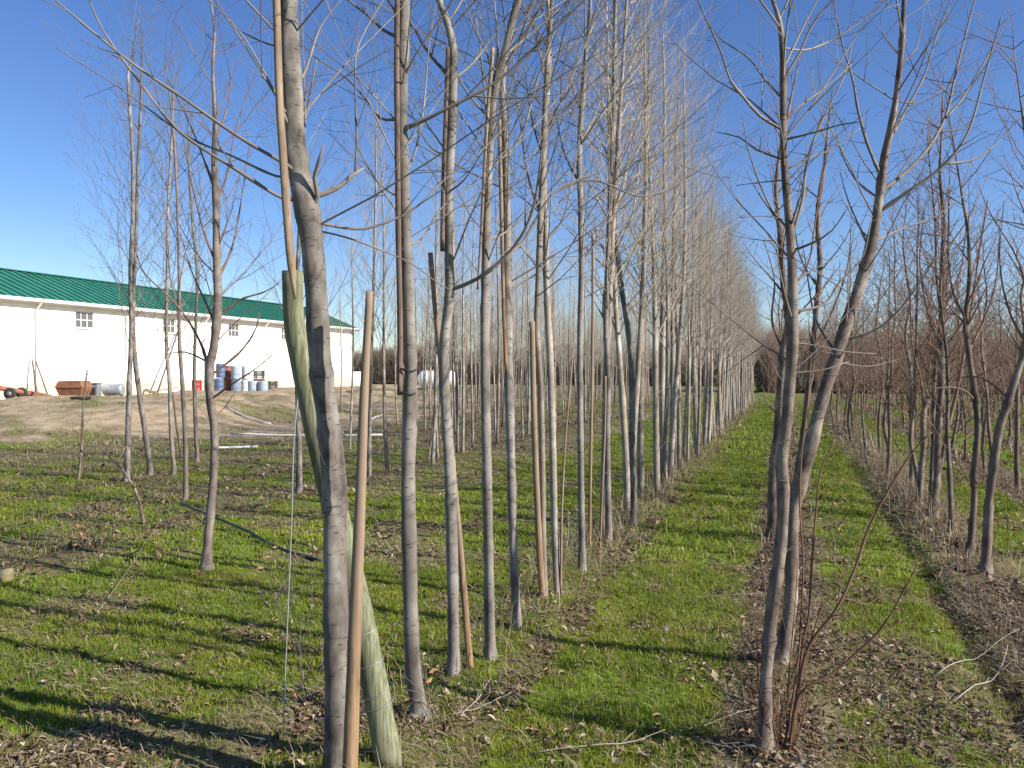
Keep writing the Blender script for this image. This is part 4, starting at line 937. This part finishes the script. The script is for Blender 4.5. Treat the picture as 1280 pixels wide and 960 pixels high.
# --- stakes
def stake(label, pts, w0, w1, mat, D, point=False, name="wooden_stake", n=10, tie=None, pointed_end=0):
    v = [P(x, y, D) for x, y in pts]; m = len(v)
    rows = [[p.x, p.y, p.z, rw(w0+(w1-w0)*i/(m-1), D)] for i, p in enumerate(v)]
    a = cat(rows, .06); q = [Vector(z[:3]) for z in a]; r = [z[3] for z in a]
    rg = random.Random(len(label)); r = [z*(1+rg.uniform(-.035, .035)) for z in r]
    if point: r[-1] *= .25; r[-2] *= .6
    root = empty(name, q[0]); tag(root, label, "stake")
    b = MB(); b.tube(q, r, n, jit=lambda i, an: .04*math.sin(an*3+1)); o = b.build("shaft", mat, root)
    if tie:
        for (x, y, ww) in tie:
            c = P(x, y, D+.02); t = MB(); R0 = rw(ww, D)*1.1; pts2 = []
            for k in range(19):
                an = 2*math.pi*k/18; pts2.append(c+R_*(R0*math.cos(an))+F_*(R0*math.sin(an))+Z_*(.004*math.sin(an*2)))
            t.tube(pts2, [.004]*19, 6); t.build("tie", M_BLK, root)
    return root
D1 = depth(ground(424, 990)); D2 = depth(ground(526, 905)); D3 = depth(ground(568, 850)); D4 = depth(ground(613, 829)); D5 = depth(ground(646, 786)); D6 = depth(ground(680, 752))
stake("long pale pole tied along the left of the thickest trunk, its pointed foot hanging high", [(343, -60), (346, 20), (349, 120), (356, 230), (362, 310), (369, 374)], 9, 11, M_STAKE, D1-.1, point=True, n=12)
stake("straight tan stake in front of the thickest trunk, orange brown near the ground", [(437, 985), (440, 900), (444, 780), (450, 640), (455, 500), (462, 364)], 21, 9, M_STAKEO, D1-.13, n=12)
def greenpost():
    root = stake("wide weathered green post leaning behind the thickest trunk", [(488, 960), (466, 840), (440, 720), (415, 620), (396, 540), (381, 470), (368, 400), (366, 339)], 34, 25, M_GREENPOST, D1+.17, name="green_post", n=18)
    # wire loops round the post
    for (x, y, ww) in ((463, 828, 34), (474, 880, 37), (456, 790, 32), (470, 866, 36)):
        c = P(x, y, D1+.17); t = MB(); R0 = rw(ww, D1)*1.03; pts2 = []
        for k in range(19):
            an = 2*math.pi*k/18; pts2.append(c+R_*(R0*math.cos(an))+F_*(R0*math.sin(an))+Z_*(.02*math.cos(an)))
        t.tube(pts2, [.0026]*19, 5); t.build("wire", M_GREYM, root)
greenpost()
stake("dark stake strapped to the left side of the second trunk", [(500, 494), (500, 400), (498, 300), (497, 200), (496, 80), (497, -40)], 7, 7, M_STAKED, D2-.03, tie=[(509, 462, 20), (509, 491, 19)])
stake("stake leaning from lower right to upper left behind the third trunk", [(589, 852), (580, 740), (572, 650), (561, 540), (549, 430), (543, 370), (538, 316)], 9, 6.5, M_STAKEO, D3+.07)
stake("dark stake end hanging beside the upper third trunk", [(553, 314), (554, 240), (557, 150), (560, 60)], 6, 5, M_STAKED, D3-.02)
stake("thin pale stake end along the upper fourth trunk", [(597, 362), (601, 300), (604, 240), (609, 150), (616, 60)], 3, 5, M_STAKE, D4-.04)
stake("tan stake tip ending midway up the fifth trunk", [(633, 465), (630, 400), (628, 320), (626, 230), (624, 150)], 4.5, 5, M_STAKEO, D5-.04)
stake("reddish stake behind the foot of the fourth trunk", [(606, 825), (607, 780), (607, 700), (606, 600)], 3, 3, M_STAKEO, D4+.05)
stake("orange tan stake with broken dark top beside the sixth trunk", [(679, 762), (674, 680), (670, 590), (667, 500), (665, 402)], 8.5, 7, M_STAKEO, D6-.03)
stake("thin leaning green-brown stick right of the seventh trunk", [(701, 742), (702, 650), (706, 560), (711, 500), (716, 440)], 3.2, 2.2, M_STAKE, D6+.1)
stake("tan stake left of the ninth tree in the row", [(737, 690), (738, 600), (740, 480), (741, 380), (741, 290)], 4, 3.5, M_STAKEO, 7.3)
stake("thin tan stake left of the tenth tree in the row", [(750, 690), (753, 610), (756, 540), (757, 470)], 3, 2.5, M_STAKEO, 7.3)
stake("tan bamboo stick leaning behind the second trunk beside the white tank", [(535, 577), (541, 530), (546, 480), (549, 440)], 3, 2.5, M_STAKE, 14.5)
stake("tan stick leaning at the foot of the sapling right of the forked pair", [(227, 572), (221, 535), (216, 490)], 3, 2.5, M_STAKE, 15)

# --- slack white wire, hose, stump
def misc():
    v = [P(x, y, 3.55) for x, y in ((354, 952), (356, 860), (361, 740), (365, 640), (367, 560), (372, 500), (378, 440), (382, 395))]
    v[0] = ground(354, 934); a = cat([[p.x, p.y, p.z, .0022] for p in v], .04); b = MB(); q = [Vector(z[:3]) for z in a]
    b.tube(q, [.0024]*len(q), 6); o = b.build("wire", plain("grey_wire", (.45, .46, .5), .4, .4), None, origin=q[0]); tag(o, "thin slack grey wire hanging to the grass left of the thick trunk", "wire")
    p = [ground(225, 640), ground(300, 668), ground(350, 688), ground(402, 702)]
    hh = [.16, .08, .06, .05]; a = []
    for k, q_ in enumerate(p): a.append([q_.x, q_.y, gz1(q_.x, q_.y)+hh[k]*.6, .013])
    a = cat(a, .06); q = [Vector(z[:3]) for z in a]; b = MB(); b.tube(q, [.0135]*len(q), 8); o = b.build("irrigation_hose", M_BLK, None, origin=q[0]); tag(o, "black irrigation hose running through the grass past the reddish tree's foot", "hose")
    g = ground(8, 726); b = MB(); b.tube([g-Vector((0, 0, .02)), g+Vector((0, 0, .09))], [.056, .052], 12); o = b.build("cut_stump", plain("straw_pale_wood", (.26, .22, .12), .95, 0, .5, 30), None, origin=g); tag(o, "short pale cut stump at the left edge of the grass", "stump")
    rg = random.Random(8)
    # fallen sticks
    lst = [((660, 950), (835, 925)), ((835, 925), (950, 905)), ((560, 905), (640, 880)), ((1170, 850), (1275, 800)), ((575, 905), (612, 860)), ((900, 870), (960, 905)), ((120, 770), (205, 640)), ((1190, 880), (1260, 815)), ((395, 640), (340, 590)), ((865, 930), (945, 955))]
    labs = ["pale fallen stick lying across the lower aisle, left piece", "pale fallen stick reaching the red shoots", "fallen stick on the litter right of the second trunk's foot", "curved dry stalk at the lower right edge of the photo", "short broken stick poking up right of the second trunk",
            "short stick lying under the near right pair", "thin pale stick lying in the left grass near the cut stump", "dry stalk lying below the dark leaning tree", "thin stick lying behind the green post", "low stick lying left of the red shoots at the bottom edge"]
    for (a_, c_), lab in zip(lst, labs):
        a0, c0 = ground(*a_), ground(*c_); pts = []; r = rg.uniform(.0022, .0045)
        sdw = (c0-a0).cross(Z_).normalized()*rg.uniform(-.05, .05)
        for k in range(9):
            t = k/8; v = a0.lerp(c0, t)+sdw*math.sin(math.pi*t)+Vector((rg.uniform(-.006, .006), rg.uniform(-.006, .006), 0)); v.z = gz1(v.x, v.y)+.022+.03*t; pts.append(v)
        b = MB(); b.tube(pts, [r*(1-.5*k/8) for k in range(9)], 6)
        for k in (3, 5): 
            d = (pts[k+1]-pts[k]).normalized()*.09+Vector((rg.uniform(-.05, .05), rg.uniform(-.05, .05), .02)); b.tube([pts[k], pts[k]+d*.6, pts[k]+d], [r*.5, r*.4, r*.2], 5)
        o = b.build("fallen_stick", M_TWIG, None, origin=a0); tag(o, lab, "stick")
misc()

# --- repeated trees: prototypes (mesh data), then copies
def proto_A(seed, H=6.0):
    rng = random.Random(seed); rows = []; x = y = 0.0; dx, dy = rng.uniform(-.012, .012), rng.uniform(-.012, .012)
    ph = rng.uniform(0, 6)
    for k in range(12):
        z = H*k/11; t = k/11; rows.append([x+.03*math.sin(z*1.1+ph), y+.03*math.sin(z*.9+ph*2), z-.03*(k == 0), .034*(1-t)**.8+.0035]); x += dx*H/11*3; y += dy*H/11*3
    mb = MB(); pts, rr = trunk_tube(mb, rows, 9, seed, .16, .15, .03); c = MB()
    for k in range(34):
        z = 1.9+(H-2.3)*((k+rng.random())/34)**1.15; i = min(range(len(pts)), key=lambda j: abs(pts[j].z-z)); a = k*2.4+rng.uniform(-.5, .5)
        t = (z-2.3)/(H-2.3); sp = math.radians(rng.uniform(22, 46)); d = Vector((math.cos(a)*math.sin(sp), math.sin(a)*math.sin(sp), math.cos(sp)))
        grow(c, rng, pts[i], d, (1.55*(1-.5*t))*rng.uniform(.4, 1.2), .0075*(1-.5*t), 0, PRM_A, .05)
    for k in range(9):
        i = rng.randrange(3, max(4, len(pts)//3)); a = rng.uniform(0, 6.28)
        grow(c, rng, pts[i], Vector((math.cos(a), math.sin(a), .5)), rng.uniform(.1, .5), .0025, 1, PRM_A, .03)
    return mb.mesh("trunk", M_BARKF), c.mesh("crown", M_TWIG)
def proto_R(seed, H=4.3):
    rng = random.Random(seed); rows = []; x = y = 0.0
    for k in range(11):
        t = k/10; rows.append([x, y, H*t-.03*(k == 0), 0.032*(1-t)**.9+.003]); x += rng.uniform(-.07, .07); y += rng.uniform(-.07, .07)
    mb = MB(); pts, rr = trunk_tube(mb, rows, 8, seed, .11, .3, .05); c = MB()
    for k in range(40):
        z = .95+(H-1.15)*((k+rng.random())/40); i = min(range(len(pts)), key=lambda j: abs(pts[j].z-z)); a = k*2.4+rng.uniform(-.5, .5)
        t = (z-1.1)/(H-1.1); sp = math.radians(rng.uniform(35, 60)); d = Vector((math.cos(a)*math.sin(sp), math.sin(a)*math.sin(sp), math.cos(sp)))
        grow(c, rng, pts[i], d, (1.2*(1-.55*t))*rng.uniform(.4, 1.25), .0085*(1-.5*t), 0, dict(PRM_R, levels=2, dens=(9, 8, 3), spur=.15, rmin=.0013), .09)
    return mb.mesh("trunk", M_BARKR), c.mesh("crown", M_TWIGR)
PA = [proto_A(100+i) for i in range(8)]; PR = [proto_R(200+i) for i in range(7)]
protos = {}
def place(kind, name, x, y, label, group, s=1, sxy=1, rng=random):
    lst = PA if kind == 'A' else PR; tm, cm = lst[rng.randrange(len(lst))]
    key = (kind,)
    root = empty(name, (x, y, gz1(x, y)-.01)); root.scale = (sxy*s, sxy*s, s); root.rotation_euler = (rng.uniform(-.012, .012), rng.uniform(-.012, .012), rng.uniform(0, 6.28))
    for nm, me in (("trunk", tm), ("crown", cm)):
        o = bpy.data.objects.new(nm, me); col.objects.link(o); o.parent = root
    return tag(root, label, "tree", group)
rng = random.Random(77)
XA = -1.61
# ninth and the next ones of the long row
g9 = ground(742, 676); place('A', "grey_tree", XA-.02, g9.y, "ninth tree of the long row, slim, with a tan stake on its left", "trees of the long row left of the aisle", .98, 1.1, rng)
ORD = ["first", "second", "third", "fourth", "fifth", "sixth", "seventh", "eighth", "ninth", "tenth", "eleventh", "twelfth", "thirteenth", "fourteenth", "fifteenth", "sixteenth",
       "seventeenth", "eighteenth", "nineteenth", "twentieth", "twenty-first", "twenty-second", "twenty-third", "twenty-fourth", "twenty-fifth"]
yA = ground(800, 645).y; k = 11; yend = ground(944, 505).y; kend = 0
while yA < yend+1.5:
    lab = ("%s tree of the long row left of the aisle, counted from the camera" % ORD[k]) if k < len(ORD) else "slender pale tree in the far crowded part of the long row"
    place('A', "grey_tree", XA+rng.uniform(-.09, .09), yA, lab, "trees of the long row left of the aisle" if k < len(ORD) else "trees in the far part of the long row", rng.uniform(.88, 1.06) if k < 22 else rng.uniform(.70, 1.0), rng.uniform(.9, 1.35), rng)
    yA += rng.uniform(.34, .62); k += 1
starts = {-5.9: 9.6, -7.5: 16, -9.0: 19, -10.6: 23, -12.2: 27, -13.8: 31}
cnt = 0
fixed = [(462, 597), (484, 588), (540, 581), (578, 566)]
for i, (px, py) in enumerate(fixed):
    g = ground(px, py); place('A', "grey_tree", g.x, g.y, ["slim tree seen right behind the tan front stake", "slim tree just left of the second trunk, leaves heaped at its foot", "slim tree seen between the second and third trunks", "slim tree seen between the third and fourth trunks"][i],
                             "slim trees across the grass", rng.uniform(.85, .98), .9, rng)
for ri, xr in enumerate(ROWS_L):
    y = starts[xr]; q = 0
    while y < 60:
        x = xr+rng.uniform(-.15, .15); p = project(Vector((x, y, .5)))
        if 425 < p[0] < 985 and rng.random() < .85 and not (xr == -5.9 and y < 13.5):
            if cnt < 228:
                far_ = q >= 8
                lab = ("slender tree in the distant part of the %s row across the grass" if far_ else "%s visible tree of the %%s row across the grass on the left" % ORD[q]) % ORD[ri]
                place('A', "grey_tree", x, y, lab, "%s trees of the %s row across the grass" % ("distant" if far_ else "nearer", ORD[ri]), rng.uniform(.78, 1.0)*(1 if xr > -8 else .9), rng.uniform(.75, 1.1), rng); cnt += 1; q += 1
        y += rng.uniform(.8, 1.3)
print("left rows", cnt)
for i, y in enumerate((12.5, 15.5, 17, 19.5, 23, 26, 30, 34, 38)):
    place('R', "crooked_tree", -.03+rng.uniform(-.1, .1), y, "%s small bare tree in line far behind the near right pair" % ORD[i], "trees in line behind the near right pair", rng.uniform(.7, .95), .7, rng)
cnt = 0
for i, xr in enumerate(ROWS_R):
    y = {0: 8.9, 1: 4.6, 2: 5.2, 3: 6.0}.get(i, 9.0); q = 0
    while y < 50:
        x = xr+rng.uniform(-.14, .14); p = project(Vector((x, y, .3)))
        if p[0] < 1480 and not (i == 0 and rng.random() < .15):
            if p[0] > 1285: lab, grp = "brown bare tree just past the right edge of the view, added for its shadow", "trees added past the right edge for shadow"  # rooted out of view, added so their shadows fall across the visible aisles
            elif q < 9: lab, grp = "%s visible brown tree of the %s row in the right-hand plot" % (ORD[q], ORD[i]), "nearer trees of the right-hand plot"; q += 1
            else: lab, grp = "brown bare tree in the distant part of the %s right-hand row" % ORD[i], "distant trees of the %s right row" % ORD[i]
            place('R', "crooked_tree", x, y, lab, grp, rng.uniform(.72, 1.02), rng.uniform(.8, 1.1), rng); cnt += 1
        y += rng.uniform(.75, 1.35)*(1+y*.012)
print("right rows", cnt)
# more nursery trees at the far left behind the yard edge
for (px, py) in ((330, 500), (426, 520), (438, 560), (408, 540), (505, 545), (497, 530), (620, 548)):
    g = ground(px, py)
    if px > 400: place('A', "grey_tree", g.x, g.y, "bare tree at the near edge of the plot across the grass"[:], "trees at the near edge of the plot across the grass", rng.uniform(.7, .85), .9, rng)
